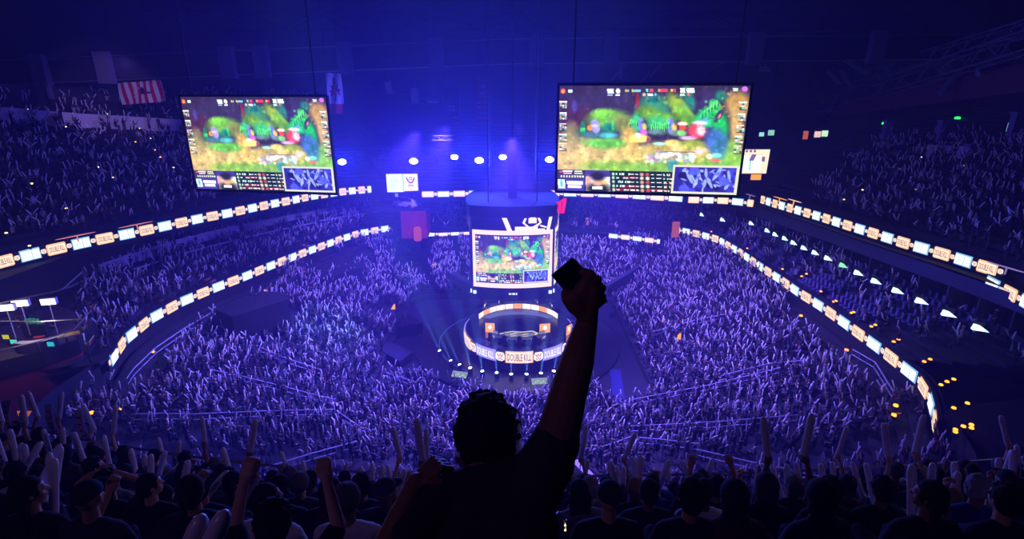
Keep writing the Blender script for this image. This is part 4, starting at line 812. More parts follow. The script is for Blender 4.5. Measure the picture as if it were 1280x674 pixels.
# sponsor-like pale glows above the upper ribbons (neon scribbles, and coral ledge reflections painted as glowing strips)
for x, y, w, mt, lb in ((205, 300-40, 0, None, ''), (385, 242, 3.0, violetmk, 'thin violet neon strip on the ledge above the upper ribbon'), (170, 281, 8, glow('coral reflection glow', rgb(230, 140, 150), .8), 'coral neon strip on the ledge just above the long upper ribbon'), (95, 295, 5, glow('coral reflection glow', rgb(230, 140, 150), .8), 'second coral neon strip on the ledge nearer the picture edge'), (938, 244, 2, violetmk, 'violet neon mark under the board beside the larger screen'), (975, 248, 2.6, orangeled, 'orange oval neon on the ledge above the suite-side upper ribbon'), (993, 251, 2.4, peach, 'peach oval neon on the ledge next to the orange one'), (1260, 335, 3, violetmk, 'grey neon scribble above the ragged end of the long upper ribbon')):
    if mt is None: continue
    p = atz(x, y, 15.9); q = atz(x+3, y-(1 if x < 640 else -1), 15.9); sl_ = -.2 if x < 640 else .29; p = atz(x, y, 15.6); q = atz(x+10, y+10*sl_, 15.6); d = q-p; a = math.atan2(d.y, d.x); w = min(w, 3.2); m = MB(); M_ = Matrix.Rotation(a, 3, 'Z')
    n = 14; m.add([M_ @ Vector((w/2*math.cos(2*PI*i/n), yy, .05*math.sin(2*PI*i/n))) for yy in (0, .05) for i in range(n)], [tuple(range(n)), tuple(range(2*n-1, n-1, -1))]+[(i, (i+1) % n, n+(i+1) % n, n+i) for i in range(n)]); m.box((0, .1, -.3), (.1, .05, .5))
    tag(m.build('ledge_strip', mt, loc=p), lb, 'neon strip', 'ledge neon strips')
# suites: lamps and partitions on the darker side, pale balcony walls on the other
sl = [(877, 269, .45), (900+3, 275.5, .8), (939, 280, .8), (959, 289, .7), (969, 294, .7), (981, 299, .75), (992, 304.5, .85), (1005, 311, .9), (1019, 317, 1), (1035, 324, 1.1), (1054, 333, 1.2), (1073, 342.5, 1.3), (1095, 353, 1.45), (1122, 365, 1.6), (1152, 378, 1.75), (1186, 394, 1.9), (1225, 412, 2.0)]
for i, (x, y, k) in enumerate(sl):
    p = atz(x, y, 11.7); 
    ph, r_ = polar(p.x, p.y); n = pt(ph, 1)-pt(ph, 0); yaw = ph-PI/2
    g = rad(RM, ph); pp = pt(ph, min(r_, g+.7), 11.7); rt_ = empty('suite_lamp', pp, yaw, 'cold white wedge of ceiling light inside one of the dark suites', 'lamp', 'suite ceiling lamps in a row')
    rt_.rotation_euler = (0, 0, -.3); s = .3+.24*k; m = MB(); m.add([(-.55*s, 0, -.1), (.75*s, 0, -.16), (.1*s, 0, .2), (-.42*s, 0, .3), (-.55*s, .3, -.1), (.75*s, .3, -.16), (.1*s, .3, .2), (-.42*s, .3, .3)], [(0, 1, 2, 3), (7, 6, 5, 4), (0, 4, 5, 1), (1, 5, 6, 2), (2, 6, 7, 3), (3, 7, 4, 0)]); m.build('lamp_panel', whitel if i != 10 else glow('pale green lamp', rgb(150, 230, 190), 1.2), rt_)
    m = MB(); m.box((0, .4, .3), (1.0*s, .1, .3)); m.build('lamp_housing', dark, rt_)
ang = [math.atan2(q.y-CEN.y, q.x-CEN.x) for q in [atz(x, y, 11.7) for x, y, k in sl]]
for i in range(len(sl)-1):
    ph = (ang[i]+ang[i+1])/2; g = rad(RM, ph); m = MB(); m.box((0, 0, 0), (1.8, .18, 2.6), ph); tag(m.build('suite_divider', mat('suite divider', rgb(70, 66, 90), .8), loc=pt(ph, g-.1, 11.6)), 'dark partition wall between two of the suites under the long dark fascia', 'partition', 'suite dividers')
    if i > 7:
        for dz, dr in ((-.9, -.9), (-1.3, -1.6)):
            m = MB(); m.box((0, 0, 0), (.6, .9, .05), ph); m.box((0, 0, -.3), (.1, .1, .6)); tag(m.build('suite_counter', mat('pale counter', rgb(150, 160, 190), .3), loc=pt((ang[i]), g+dr, 11.3+dz)), 'small pale counter catching light in front of a suite', 'counter', 'suite counters')
band('wall_suite_parapet', RM, 10.2, 10.7, -.5, .75, 50, dkwall, off=-1.1); band('wall_suite_fascia', RM, 12.4, 13.6, -.55, .85, 60, mat('indigo fascia', rgb(50, 42, 90), .6), off=-1.2)
# pale balcony wall pieces on the flagged side
def along(pxs, z): return [atz(x, y, z) for x, y in pxs]
for pxs, h, lb in (([(-20, 378), (20, 366), (45, 361)], 1.1, 'pale balcony wall piece right above the booth lamps'), ([(50, 362), (90, 350), (118, 337)], 1.2, 'pale balcony wall piece beyond the first gap from the booth'), ([(128, 343), (160, 331), (190, 322), (216, 313)], 1.0, 'long pale balcony wall piece under the upper ribbon, nearest the aisle steps'), ([(222, 311), (262, 300), (300, 291)], 1.0, 'second long pale balcony wall piece further along the suites'), ([(306, 289), (350, 279), (395, 270)], .9, 'third long pale balcony wall piece below the smaller screen'), ([(400, 268), (440, 261), (474, 256)], .8, 'last pale balcony wall piece near the corner block')):
    wall_strip('balcony_wall', along(pxs, 10.6), h, ltwall, lb)
    wall_strip('balcony_ledge', along([(x, y+9) for x, y in pxs], 10.3), .12, ltwall, lb.replace('pale balcony wall piece', 'thin ledge below the balcony wall'), cat='ledge')
for pxs, lb in (([(0, 361), (40, 345), (75, 335)], 'thin rail glinting over the pale wall by the booth'), ([(255, 283), (290, 277), (320, 270)], 'thin rail glinting under the upper ribbon near the smaller screen')):
    m = MB(); P_ = along(pxs, 12); m.path(P_, .05); 
    for q in P_: m.tube(q, q-Vector((0, 0, 1)), .04)
    tag(m.build('glinting_rail', steel), lb, 'rail')
# ------------------------------------------------------------------ aisle lamps
def lamps(pts, m_, name, label, group, r, up):
    for i, (x, y) in enumerate(pts):
        p = hit(x, y, up); m = MB(); m.lathe([(.01, 0), (r, .02), (r*.9, r*.8), (.01, r)], n=8); o = m.build(name, m_); o.location = p; tag(o, label, 'lamp', group)
        m = MB(); m.box((0, 0, -.12), (r*1.6, r*1.6, .25)); m.build('housing', dark, o)
U = [(34, 137), (134, 143), (83, 159), (101, 173), (174, 161), (188, 173.5), (17.5, 187), (17.5, 214), (40, 230), (123, 209.5), (217, 210), (141, 222.5), (232, 222), (40, 230.5), (83, 261), (104, 277), (178, 250), (197, 262), (37, 308), (8, 292), (117, 137)]
for k, (x0, y0, x1, y1) in enumerate(((141, 348, 202, 375), (213, 326, 266, 352), (270, 310, 313, 332), (100, 372, 128, 392), (352, 292, 384, 308), (430, 268, 452, 284))):
    for i in range(9):
        p = hit(x0+(x1-x0)*i/8, y0+(y1-y0)*i/8, .12); ph = polar(p.x, p.y)[0]; m = MB(); m.box((0, 0, 0), (.3, .9, .16), ph); m.box((-.1*math.cos(ph), -.1*math.sin(ph), .02), (.08, .86, .18), ph)
        tag(m.build('aisle_step', mat('tan step edge', rgb(190, 130, 100), .7), loc=p), 'tan edged aisle step in the booth-side middle seats, flight ' + ('nearest the long pale balcony wall', 'second from the booth', 'third from the booth', 'closest to the booth', 'under the smaller screen', 'closest to the corner block')[k], 'step', 'aisle steps, flight %s' % 'abcdef'[k])
lamps(U, yellowl, 'aisle_lamp', 'tiny warm star-like aisle lamp in the upper seats above the long ribbon by the flags', 'warm aisle lamps, flag side', .11, .5)
lamps([(170, 178), (194, 188), (200.5, 197)], orangel, 'aisle_lamp', 'tiny orange aisle lamp in the upper seats just before the smaller screen', 'orange aisle lamps', .13, .5)
lamps([(1151, 197), (1126, 212), (1205, 207.5), (1078, 238), (1055, 250), (1145, 240-2)], yellowl, 'aisle_lamp', 'tiny warm star-like aisle lamp in the darker upper seats', 'warm aisle lamps, suite side', .11, .5)
lamps([(1105, 155.5), (1196.5, 149)], greenl, 'exit_lamp', 'small bright green lamp by a concourse column', 'green lamps', .3, .3)
yl = [(1094, 407), (1089, 409), (1123, 425), (1117, 428), (1162.5, 450), (1155, 453), (1192, 475), (1183.5, 478), (1176, 482), (1209, 505), (1192, 511), (1194, 538), (1204, 534), (1214, 532), (1214, 536), (1194, 541), (978, 337), (1002, 346), (1008, 343), (1026, 365), (1042, 378), (1045, 377), (1064, 392), (1067, 391), (934, 311), (889, 290)]
lamps(yl, orangel, 'aisle_lamp', 'small amber step lamp in the dark seating between the lower ribbon and the suites', 'amber step lamps', .13, .9)
lamps([(1001, 395.5), (1058, 438.5), (1119.5, 508), (1117, 520), (935, 360)], orangel, 'aisle_lamp', 'round amber lamp on the rail under the suite-side lower ribbon', 'rail lamps, suite side', .17, .8)
lamps([(270, 393.5), (192, 440.5), (463, 308), (381, 341), (332, 364), (150, 513), (115, 517)], orangel, 'aisle_lamp', 'round amber lamp on the rail under the booth-side lower ribbon', 'rail lamps, booth side', .17, .8)
# ------------------------------------------------------------------ railings and walls in the lower bowl
railm = mat('pale painted rail', rgb(150, 150, 175), .5)
def rail(pxs, label, h=1.5, r=.05, group='lower bowl railings', mid=True, sub=6):
    P_ = [hit(x, y, h) for x, y in pxs]; Q = []
    for a, b in zip(P_, P_[1:]):
        for i in range(sub): Q.append(a+(b-a)*i/sub)
    Q.append(P_[-1]); ro = empty('handrail', Q[0]-Vector((0, 0, h)), 0, label, 'railing', group); o0 = ro.location
    m = MB(); m.path([q-o0 for q in Q], r); m.build('top_rail', railm, ro)
    if mid: m = MB(); m.path([q-o0-Vector((0, 0, .45)) for q in Q], r*.8); m.build('middle_rail', railm, ro)
    for q in Q[::2]: m = MB(); m.tube(q-o0, q-o0-Vector((0, 0, h+.1)), r*.8); m.build('post', steel, ro)
RLS = [([(262, 462), (300, 470), (345, 481)], 'sloping handrail in the crowd below the lower ribbon, booth side, highest of three'), ([(357, 484), (418, 500)], 'short sloping handrail just beyond the gap from the highest one'),
 ([(240, 518), (330, 514), (418, 512)], 'long level handrail across the booth-side crowd'), ([(332, 585), (390, 567), (446, 552)], 'bright slanting handrail rising toward the stage from the dark front heads'), ([(421, 514), (456, 538)], 'short handrail dropping from the long level one to the lower aisle'),
 ([(158, 474), (167, 461), (193, 436), (228, 412), (266, 390)], 'curved handrail following the booth-side lower ribbon'), ([(789, 500), (836, 491), (884, 482)], 'slanting handrail across the suite-side crowd, highest one'), ([(884, 482), (930, 471), (975, 460)], 'upper continuation of the highest suite-side handrail'),
 ([(789, 533), (890, 528), (998, 519)], 'long handrail across the middle of the suite-side crowd'), ([(795, 547), (830, 550), (871, 555)], 'handrail by the floor corner past the raised arm'), ([(871, 562), (935, 577), (1000, 590), (1053, 603)], 'bright long handrail running down to the dark front heads'),
 ([(746, 561), (770, 553), (795, 544)], 'short rising handrail by the floor corner past the raised arm'), ([(1066, 437), (1094, 453), (1117, 490)], 'curved handrail following the end of the suite-side lower ribbon'), ([(320, 432), (352, 446), (400, 462)], 'faint handrail among the booth-side crowd near the dark tunnel box'), ([(600-120, 465), (520, 478)], 'short faint handrail near the floor seats'),
 ([(610+205, 415), (870, 400), (930, 388)], 'faint handrail high in the suite-side crowd'), ([(1010, 450), (960, 455), (900, 470)], 'faint handrail in the upper suite-side crowd'), ([(165, 518), (200, 517), (240, 518)], 'end piece of the long level handrail near the booth wall')]
for a, b in RLS: rail(a, b)
def hb(name, x0, y0, x1, y1, dep, z1, m_, label, cat='platform', z0=0):
    a, b = hit(x0, y0), hit(x1, y1); return block(name, a.xy, b.xy, dep, min(a.z, b.z)-1, max(a.z, b.z)+z1, m_, label, cat)
boxm = mat('black drape', rgb(14, 14, 20), .95)
def pblock(name, pxs, z, depth, m_, label, cat):    # a block whose top outline sits at height z
    P_ = [atz(x, y, z) for x, y in pxs]; n = len(P_); m = MB(); m.add(P_+[Vector((q.x, q.y, z-depth)) for q in P_], [tuple(range(n)), tuple(range(2*n-1, n-1, -1))]+[(i, n+i, n+(i+1) % n, (i+1) % n) for i in range(n)]); return tag(m.build(name, m_), label, cat)
pblock('tunnel_box', [(268, 386), (330, 364), (358, 366), (360, 374), (290, 396)], 7.6, 3.2, boxm, 'black boxy tunnel cover in the booth-side crowd under the lower ribbon', 'tunnel cover')
pblock('camera_platform', [(388, 338), (432, 320), (455, 324), (452, 334), (402, 350)], 6.2, 2.4, boxm, 'black camera platform among the far booth-side crowd', 'platform')
pblock('side_platform', [(468, 398), (512, 392), (528, 404), (478, 412)], 1.6, 1.5, glossblk, 'black side platform on the floor beside the disc', 'platform')
pblock('walkway', [(440, 418), (452, 413), (516, 440), (500, 452)], .9, .8, mat('walkway carpet', rgb(34, 32, 60), .8), 'pale bluish walkway slanting down toward the disc platform', 'walkway')
pblock('radial_wall', [(757, 355), (833, 309), (836, 311), (760, 358)], 4.6, 1.2, dkwall, 'pale diagonal wall in the far stands beside the raised phone', 'wall')
pblock('radial_wall', [(592, 352), (535, 322), (531, 325), (588, 356)], 3.8, 1.2, dkwall, 'dark diagonal wall in the far stands on the car side of the scoreboard', 'wall')
pblock('stair_wall', [(716, 578), (722, 574), (756, 606), (750, 612)], 5.2, 2.2, ltwall, 'pale slanting stair wall just under the raised elbow', 'wall')
pblock('floor_aisle', [(762, 462), (776, 462), (787, 545), (772, 548)], .12, .1, mat('blue carpet', rgb(36, 40, 100), .8), 'blue lit carpet aisle on the floor past the raised arm', 'carpet')
pblock('floor_aisle', [(724, 536), (786, 536), (786, 552), (716, 552)], .14, .1, mat('blue carpet', rgb(36, 40, 100), .8), 'blue lit cross aisle at the foot of the near seats past the raised arm', 'carpet')
pblock('floor_aisle', [(456, 512), (500, 470), (508, 473), (468, 515)], .12, .1, mat('blue lit carpet', rgb(64, 60, 100), .8), 'blue lit carpet aisle slanting beside the floor crowd', 'carpet')
pblock('corner_wall', [(410, 500), (455, 513), (456, 519), (408, 506)], 2.2, 2.0, ltwall, 'pale low corner wall at the edge of the floor seats', 'wall')
# ------------------------------------------------------------------ broadcast booth on the near side
zb = 10.0
bt = empty('broadcast_booth', (0, 0, 0), 0, 'open broadcast booth with red brown wall at the picture edge above the near seats', 'booth')
out = [atz(x, y, zb) for x, y in ((118, 402), (110, 412), (96, 428), (52, 443), (-60, 470))]; back = [atz(x, y, zb) for x, y in ((-60, 392), (20, 385), (60, 378), (100, 392))]
poly = out+back; n = len(poly); m = MB(); m.add(poly+[q-Vector((0, 0, .3)) for q in poly], [tuple(range(n)), tuple(range(2*n-1, n-1, -1))]+[(i, n+i, n+(i+1) % n, (i+1) % n) for i in range(n)]); m.build('floor_slab', mat('booth floor', rgb(90, 70, 80), .6, noise=.2), bt)
def curtain(P_, z0, z1, mb):
    for a, b in zip(P_, P_[1:]): mb.quad(Vector((a.x, a.y, z0)), Vector((b.x, b.y, z0)), Vector((b.x, b.y, z1)), Vector((a.x, a.y, z1)))
m = MB(); curtain(out, 2, zb-.3, m); m.build('front_wall', brown, bt)
m = MB(); curtain([q+(q-Vector((-45, 34, zb))).normalized()*.12 for q in out], zb-.9, zb+.25, m); m.build('front_band', dark, bt)
m = MB(); P_ = [q+Vector((0, 0, 1.0)) for q in out]; m.path(P_, .04); [m.tube(q, q-Vector((0, 0, 1)), .03) for q in P_]; m.build('glass_rail', steel, bt)
m = MB(); m.path([q+Vector((0, 0, 4.2)) for q in (out[0], out[2], out[4])], .06); m.path([atz(0, 402, zb+2.5), atz(52, 402, zb+2.5), atz(104, 399, zb+2.5)], .05); m.build('frame_pipe', steel, bt)
for x, y, w, lb in ((8, 386, 1.8, 'nearest to the picture edge'), (26, 380.5, 1.8, 'the middle one'), (61, 378.5, 1.7, 'the one nearest the seats')):
    p = atz(x, y, zb+2.9); r = empty('soft_light', p, .25, 'white rectangular soft light over the broadcast booth, ' + lb, 'lamp', 'booth soft lights'); m = MB(); w *= .85; m.box((0, .1, .1), (w*.68, .3, .5)); m.box((0, 0, -1.3), (.05, .05, 2.4)); m.build('casing', ltwall, r)
    m = MB(); m.add([(-w*.32, -.08, -.14), (w*.32, -.08, -.14), (w*.32, -.12, .32), (-w*.32, -.12, .32)], [(0, 1, 2, 3)]); m.build('diffuser', glow('soft light face', (1, .95, .9), 3, True), r)
ld = bpy.data.lights.new('booth', 'POINT'); ld.energy = 260; ld.color = (1, .75, .7); ld.shadow_soft_size = .5; lo = bpy.data.objects.new('booth_lamp', ld); COL.objects.link(lo); lo.location = atz(20, 400, zb+3.2)
# desk, presenters, monitors in the booth
c = atz(46, 424, zb+.8); r = empty('presenter_desk', (c.x, c.y, zb), .35, 'curved white topped presenter desk with red edge in the broadcast booth', 'desk')
m = MB(); k = 16
top = [Vector(((1.9+.35)*math.cos(PI*.1+PI*.8*i/k)*1.0, -1.0*math.sin(PI*.1+PI*.8*i/k), .95)) for i in range(k+1)]; inn = [Vector(((1.3)*math.cos(PI*.1+PI*.8*i/k), -.35*math.sin(PI*.1+PI*.8*i/k), .95)) for i in range(k+1)]
for i in range(k): m.quad(top[i], top[i+1], inn[i+1], inn[i])
m.build('desktop', mat('white laminate', rgb(225, 215, 220), .35), r); m = MB()
for i in range(k): m.quad(top[i]-Vector((0, 0, .9)), top[i+1]-Vector((0, 0, .9)), top[i+1], top[i])
m.build('front_panel', mat('desk blue front', rgb(50, 44, 90), .6), r)
m = MB(); m.box((.2, .1, 1.02), (1.1, .3, .08)); m.build('red_edge', mat('red laminate', rgb(190, 30, 40), .4), r); r.scale = (.6, .8, .9)
for x, y, z, mt, lb in ((8, 421, .6, 'yellow green', 'small screen glowing yellow green at the booth edge'), (18, 427, .6, 'turquoise', 'small screen glowing turquoise in the booth'), (64, 430, .6, 'cyan spot', 'small cyan monitor under the presenter desk')):
    p = atz(x, y, zb+z); m = MB(); m.box((0, 0, 0), (.55, .1, .4)); o = tag(m.build('monitor', dark, loc=p), lb, 'monitor'); m = MB(); m.quad((-.25, -.06, -.17), (.25, -.06, -.17), (.25, -.06, .17), (-.25, -.06, .17)); m.build('picture', glow(mt, {'yellow green': rgb(190, 190, 40), 'turquoise': rgb(90, 210, 190), 'cyan spot': rgb(40, 190, 210)}[mt], 1), o); m = MB(); m.box((0, 0, -.35), (.06, .06, .4)); m.box((0, 0, -.55), (.3, .2, .04)); m.build('stand', dark, o)
p = atz(82, 420, zb+.7); m = MB(); m.capsule((-.8, -.4, 0), (.1, 0, .05), .12, .16); m.capsule((.1, 0, .05), (.7, .3, .1), .16, .12); o = tag(m.build('curved_seat', mat('cream seat', rgb(220, 210, 200), .5), smooth=True, loc=p), 'curved cream and yellow seat at the end of the presenter desk', 'seat'); m = MB(); m.capsule((.2, .05, .12), (.75, .3, .18), .13, .1); m.build('yellow_end', mat('yellow seat', rgb(230, 180, 40), .5), o, smooth=True); m = MB(); m.box((0, 0, -.35), (.1, .1, .7)); m.box((0, 0, -.68), (.5, .4, .04)); m.build('leg', dark, o)
p = atz(44, 404, zb+1.2); m = MB()
for j in range(9): m.ball(((j % 5)*.28-.6, 0, (j//5)*.25+rng.random()*.1), .12, 6, 4)
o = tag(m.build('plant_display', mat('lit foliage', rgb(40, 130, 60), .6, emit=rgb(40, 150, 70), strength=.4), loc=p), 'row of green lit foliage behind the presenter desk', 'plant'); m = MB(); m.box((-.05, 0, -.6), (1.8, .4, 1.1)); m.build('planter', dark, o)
p = hit(1210, 520); hb('end_wall', 1172, 540, 1262, 570, 6, .5, boxm, 'black end wall below the amber step lamps', 'wall')
p = hit(40, 500, 0)
for x, y, s, lb in ((38, 516, 1, 'orange lit opening under the booth wall'), (1116, 517, .6, 'orange lit opening below the end of the suite-side ribbon')):
    p = atz(x, y, 6.5 if x < 100 else 6.0); m = MB(); m.box((0, 0, 0), (1.8*s, .2, .6*s)); o = tag(m.build('lit_opening', mat('opening frame', rgb(60, 30, 20)), loc=p), lb, 'opening'); m = MB(); m.quad((-.8*s, -.12, -.22*s), (.8*s, -.12, -.22*s), (.8*s, -.12, .22*s), (-.8*s, -.12, .22*s)); m.build('glow_panel', glow('amber room', rgb(190, 100, 40), .7), o)
# haze
w = bpy.data.worlds.new('haze'); SC.world = w; w.use_nodes = True; nt = w.node_tree; nt.nodes.clear(); o = nt.nodes.new('ShaderNodeOutputWorld'); bg = nt.nodes.new('ShaderNodeBackground'); bg.inputs[0].default_value = (0, 0, 0, 1); nt.links.new(bg.outputs[0], o.inputs[0])
vs_ = nt.nodes.new('ShaderNodeVolumeScatter'); vs_.inputs['Color'].default_value = (.4, .32, 1.0, 1); vs_.inputs['Density'].default_value = HAZE; vs_.inputs['Anisotropy'].default_value = ANI; nt.links.new(vs_.outputs[0], o.inputs['Volume'])
SC.view_settings.view_transform = 'Standard'; SC.view_settings.look = 'None'; SC.view_settings.exposure = 0; SC.view_settings.gamma = 1; SC.view_settings.use_curve_mapping = False
cy = SC.cycles; cy.use_denoising = True; cy.max_bounces = 4; cy.diffuse_bounces = 2; cy.glossy_bounces = 2; cy.volume_bounces = 1; cy.transparent_max_bounces = 4; cy.sample_clamp_indirect = 2; cy.sample_clamp_direct = 0; cy.caustics_reflective = False; cy.caustics_refractive = False
# ------------------------------------------------------------------ the mass of the crowd (uncountable), one object for people and one for sticks
tint_m = attr_mat('crowd clothing and skin', 'tint', .8)
def ico(r, c, sub=1):
    bm = bmesh.new(); bmesh.ops.create_icosphere(bm, subdivisions=sub, radius=1); v = np.array([x.co for x in bm.verts]); f = [tuple(q.index for q in p.verts) for p in bm.faces]; bm.free()
    return v*np.array(r)+np.array(c), f
def prism(rings, n, cap=True):       # rings: (centre, rx, ry)
    v = []; f = []
    for (c, rx, ry) in rings:
        for i in range(n): t = 2*PI*(i+.5)/n; v.append((c[0]+rx*math.cos(t), c[1]+ry*math.sin(t), c[2]))
    for j in range(len(rings)-1):
        for i in range(n): a, b = j*n+i, j*n+(i+1) % n; f += [(a, b, b+n), (a, b+n, a+n)]
    if cap: k = (len(rings)-1)*n; f += [(k, k+i, k+i+1) for i in range(1, n-1)]
    return np.array(v, float), f
def limb(pts, rs, n=4):
    mb = MB()
    for a, b, r0, r1 in zip(pts, pts[1:], rs, rs[1:]): mb.tube(a, b, r0, r1, n=n, cap=True)
    f = []
    for q in mb.f: f += [(q[0], q[i], q[i+1]) for i in range(1, len(q)-1)]
    return np.array(mb.v, float), f
def figure(pose):
    P = []                           # (verts, tris, colour slot) ; slots 0 shirt 1 skin 2 hair 3 trousers
    sz = .46 if pose[0] == 's' else .92
    P.append((*prism([((0, 0, sz-.06), .16, .12), ((0, .01, sz+.25), .17, .12), ((0, .02, sz+.46), .22, .12), ((0, .01, sz+.56), .09, .08)], 6), 0))
    v, f = ico((.095, .11, .125), (0, .03, sz+.72)); hair = [t for t in f if (v[list(t)].mean(0)[1] < .045 or v[list(t)].mean(0)[2] > sz+.78)]; face = [t for t in f if t not in hair]
    P.append((v, face, 1)); P.append((v*np.array([1.06, 1.06, 1.04])-np.array([0, .002, (sz+.72)*.04]), hair, 2))
    if pose[0] == 's':
        for s in (-1, 1): P.append((*limb([(s*.1, 0, sz), (s*.13, .4, sz+.02), (s*.13, .42, .08)], [.085, .065, .05]), 3))
    else:
        for s in (-1, 1): P.append((*limb([(s*.09, 0, sz), (s*.11, .02, .5), (s*.12, 0, .05)], [.09, .07, .05]), 3))
    st = []
    for s in (-1, 1):
        sh = Vector((s*.2, .02, sz+.46)); a = pose[1 if s < 0 else 2]
        if a == 'U': el, ha = sh+Vector((s*.1, .14, .1)), sh+Vector((s*.02, .2, .36))
        elif a == 'F': el, ha = sh+Vector((s*.06, .1, -.22)), sh+Vector((-s*.04, .3, -.05))
        elif a == 'W': el, ha = sh+Vector((s*.2, .05, .06)), sh+Vector((s*.26, .1, .34))
        else: el, ha = sh+Vector((s*.06, .02, -.27)), sh+Vector((-s*.03, .2, -.42))
        P.append((*limb([sh, el], [.055, .045]), 0)); P.append((*limb([el, ha, ha+(ha-el).normalized()*.1], [.042, .035, .03]), 1))
        if a in 'UFW': st.append((np.array(ha), s))
    V, T, S = [], [], []; k = 0
    for v, f, s in P: V.append(v); T += [tuple(i+k for i in t) for t in f]; S += [s]*len(f); k += len(v)
    return np.concatenate(V), np.array(T), np.array(S), st
POSES = ['sUU', 'sUU', 'sWW', 'sDD', 'tUU', 'sFF', 'sUD', 'tWU', 'sDF', 'tDD']
FIG = [figure(p) for p in POSES]
def bulk(name, batches, label, cat, m_):
    # batches: list of (V (n,k,3), T (t,3), C (n,t,3))
    Vs, Ts, Cs = [], [], []; off = 0
    for V, T, C in batches:
        n, k, _ = V.shape
        Vs.append(V.reshape(-1, 3)); Ts.append((T[None]+(np.arange(n)*k)[:, None, None]+off).reshape(-1, 3)); Cs.append(C.reshape(-1, 3)); off += n*k
    V = np.concatenate(Vs).astype(np.float32); T = np.concatenate(Ts).astype(np.int32); C = np.concatenate(Cs)
    me = bpy.data.meshes.new(name); me.vertices.add(len(V)); me.vertices.foreach_set('co', V.reshape(-1)); me.loops.add(T.size); me.loops.foreach_set('vertex_index', T.reshape(-1))
    me.polygons.add(len(T)); me.polygons.foreach_set('loop_start', np.arange(len(T), dtype=np.int32)*3); me.update(calc_edges=True)
    at = me.attributes.new('tint', 'FLOAT_COLOR', 'FACE'); at.data.foreach_set('color', np.concatenate([C, np.ones((len(C), 1))], 1).astype(np.float32).reshape(-1))
    me.materials.append(m_); o = bpy.data.objects.new(name, me); COL.objects.link(o); return tag(o, label, cat, kind='stuff')
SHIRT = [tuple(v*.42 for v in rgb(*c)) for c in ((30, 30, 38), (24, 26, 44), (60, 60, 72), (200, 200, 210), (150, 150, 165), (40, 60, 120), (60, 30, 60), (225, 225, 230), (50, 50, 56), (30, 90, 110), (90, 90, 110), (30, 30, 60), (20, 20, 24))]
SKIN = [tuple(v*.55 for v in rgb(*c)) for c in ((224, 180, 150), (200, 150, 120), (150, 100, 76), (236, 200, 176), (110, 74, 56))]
HAIR = [rgb(*c) for c in ((24, 20, 20), (40, 28, 22), (70, 48, 34), (20, 20, 26), (110, 84, 54), (160, 150, 150))]
TROU = [rgb(*c) for c in ((28, 30, 48), (20, 20, 24), (60, 60, 66))]
SEATS = []                           # x, y, z, yaw, brightness tag
def blocked(x, y):
    for bx, by, r in BLK:
        if (x-bx)**2+(y-by)**2 < r*r: return True
    return False
BLK = []
def blk(px, py, z, r): p = atz(px, py, z); BLK.append((p.x, p.y, r))
for a in ((300, 380, 7, 2.3), (325, 376, 7, 2.3), (350, 371, 7, 2.2), (400, 345, 5, 2.2), (425, 335, 5, 2.4), (450, 325, 5, 2.3), (480, 400, 1.5, 2.3), (510, 398, 1.5, 2.5), (455, 422, 1.2, 1.2), (475, 430, 1.2, 1.3), (495, 440, 1.2, 1.4), (740, 590, 4.5, .8), (725, 580, 4.5, .7), (752, 600, 4.5, .8)): blk(*a)
AISLES = [2*PI*k/26+.06 for k in range(26)]
def aisle(ph, r, w):
    for a in AISLES:
        d = (ph-a+PI) % (2*PI)-PI
        if abs(d)*r < w: return True
    return False
def rows(Ra, Rb, z0, z1, n, dens, p0, p1, zone, sp=.56, aw=.5, cond=None):
    for j in range(n):
        f = (j+.45)/n; ph = p0; z = z0+(z1-z0)*(j+1)/n
        while ph < p1:
            r = rad(Ra, ph)+(rad(Rb, ph)-rad(Ra, ph))*f; x, y = CEN.x+r*math.cos(ph), CEN.y+r*math.sin(ph); ph += sp/r
            if aisle(ph, r, aw) or rng.random() > dens: continue
            pr_ = proj((x, y, z+.8))
            if pr_[2] < 8 or not (-40 < pr_[0] < 1320 and 60 < pr_[1] < 640): continue
            if blocked(x, y) or (cond and not cond(x, y, pr_)): continue
            SEATS.append((x+rng.normal()*.05, y+rng.normal()*.08, z, math.atan2(CEN.x-x, (y-CEN.y))+PI, zone))
def lowf(x, y): ph, r = polar(x, y); return (r-rad(RI, ph))/(rad(RL, ph)-rad(RI, ph))
rows(RI, RL, LB0, LB1, 22, .93, -PI, PI, 'low', cond=lambda x, y, p: not (x < -31 and y < 34) and not (-17 < x < -11.5 and y > 72) and not ((p[0] < 345 or p[0] > 985) and p[1] < 488 and lowf(x, y) > .86))
rows(RL, RM, MB0, MB1, 8, .8, PA, PB, 'mid', cond=lambda x, y, p: (p[0] < 860 and p[0] > 95 and not (-22 < x < -11.5 and y > 71)) or (p[0] >= 860 and rng.random() < .3))
rows(RU+.85, RT, UB0, UB1, 28, .66, PA, PB, 'up', sp=.62, cond=lambda x, y, p: not (-32 < x < 32 and y > 70) and (p[0] < 640 or (p[1] > 172 and p[0] > 1000+(250-p[1])*1.25)) and not (p[0] < 235 and p[1] < 168 and rng.random() < .5))
for yy in np.arange(42.3, 48.0, .8):                 # floor seats in front of the stage
    for xx in np.arange(-12.5, 12.5, .56):
        if abs(xx) < .9 or abs(abs(xx)-6.5) < .5 or rng.random() > .92: continue
        if math.hypot(xx-STX, yy-STY) < 12.1 or xx > 8.3: continue
        SEATS.append((xx, yy, 0, 0.0+rng.normal()*.2, 'floor'))
SEATS.sort(key=lambda s: proj((s[0], s[1], s[2]+.9))[2])
vis = [s for s in SEATS if s[4] in ('low', 'floor') and 60 < proj((s[0], s[1], s[2]+1.1))[0] < 1240 and proj((s[0], s[1], s[2]+1.1))[1] < 600]
NEARN = NIND
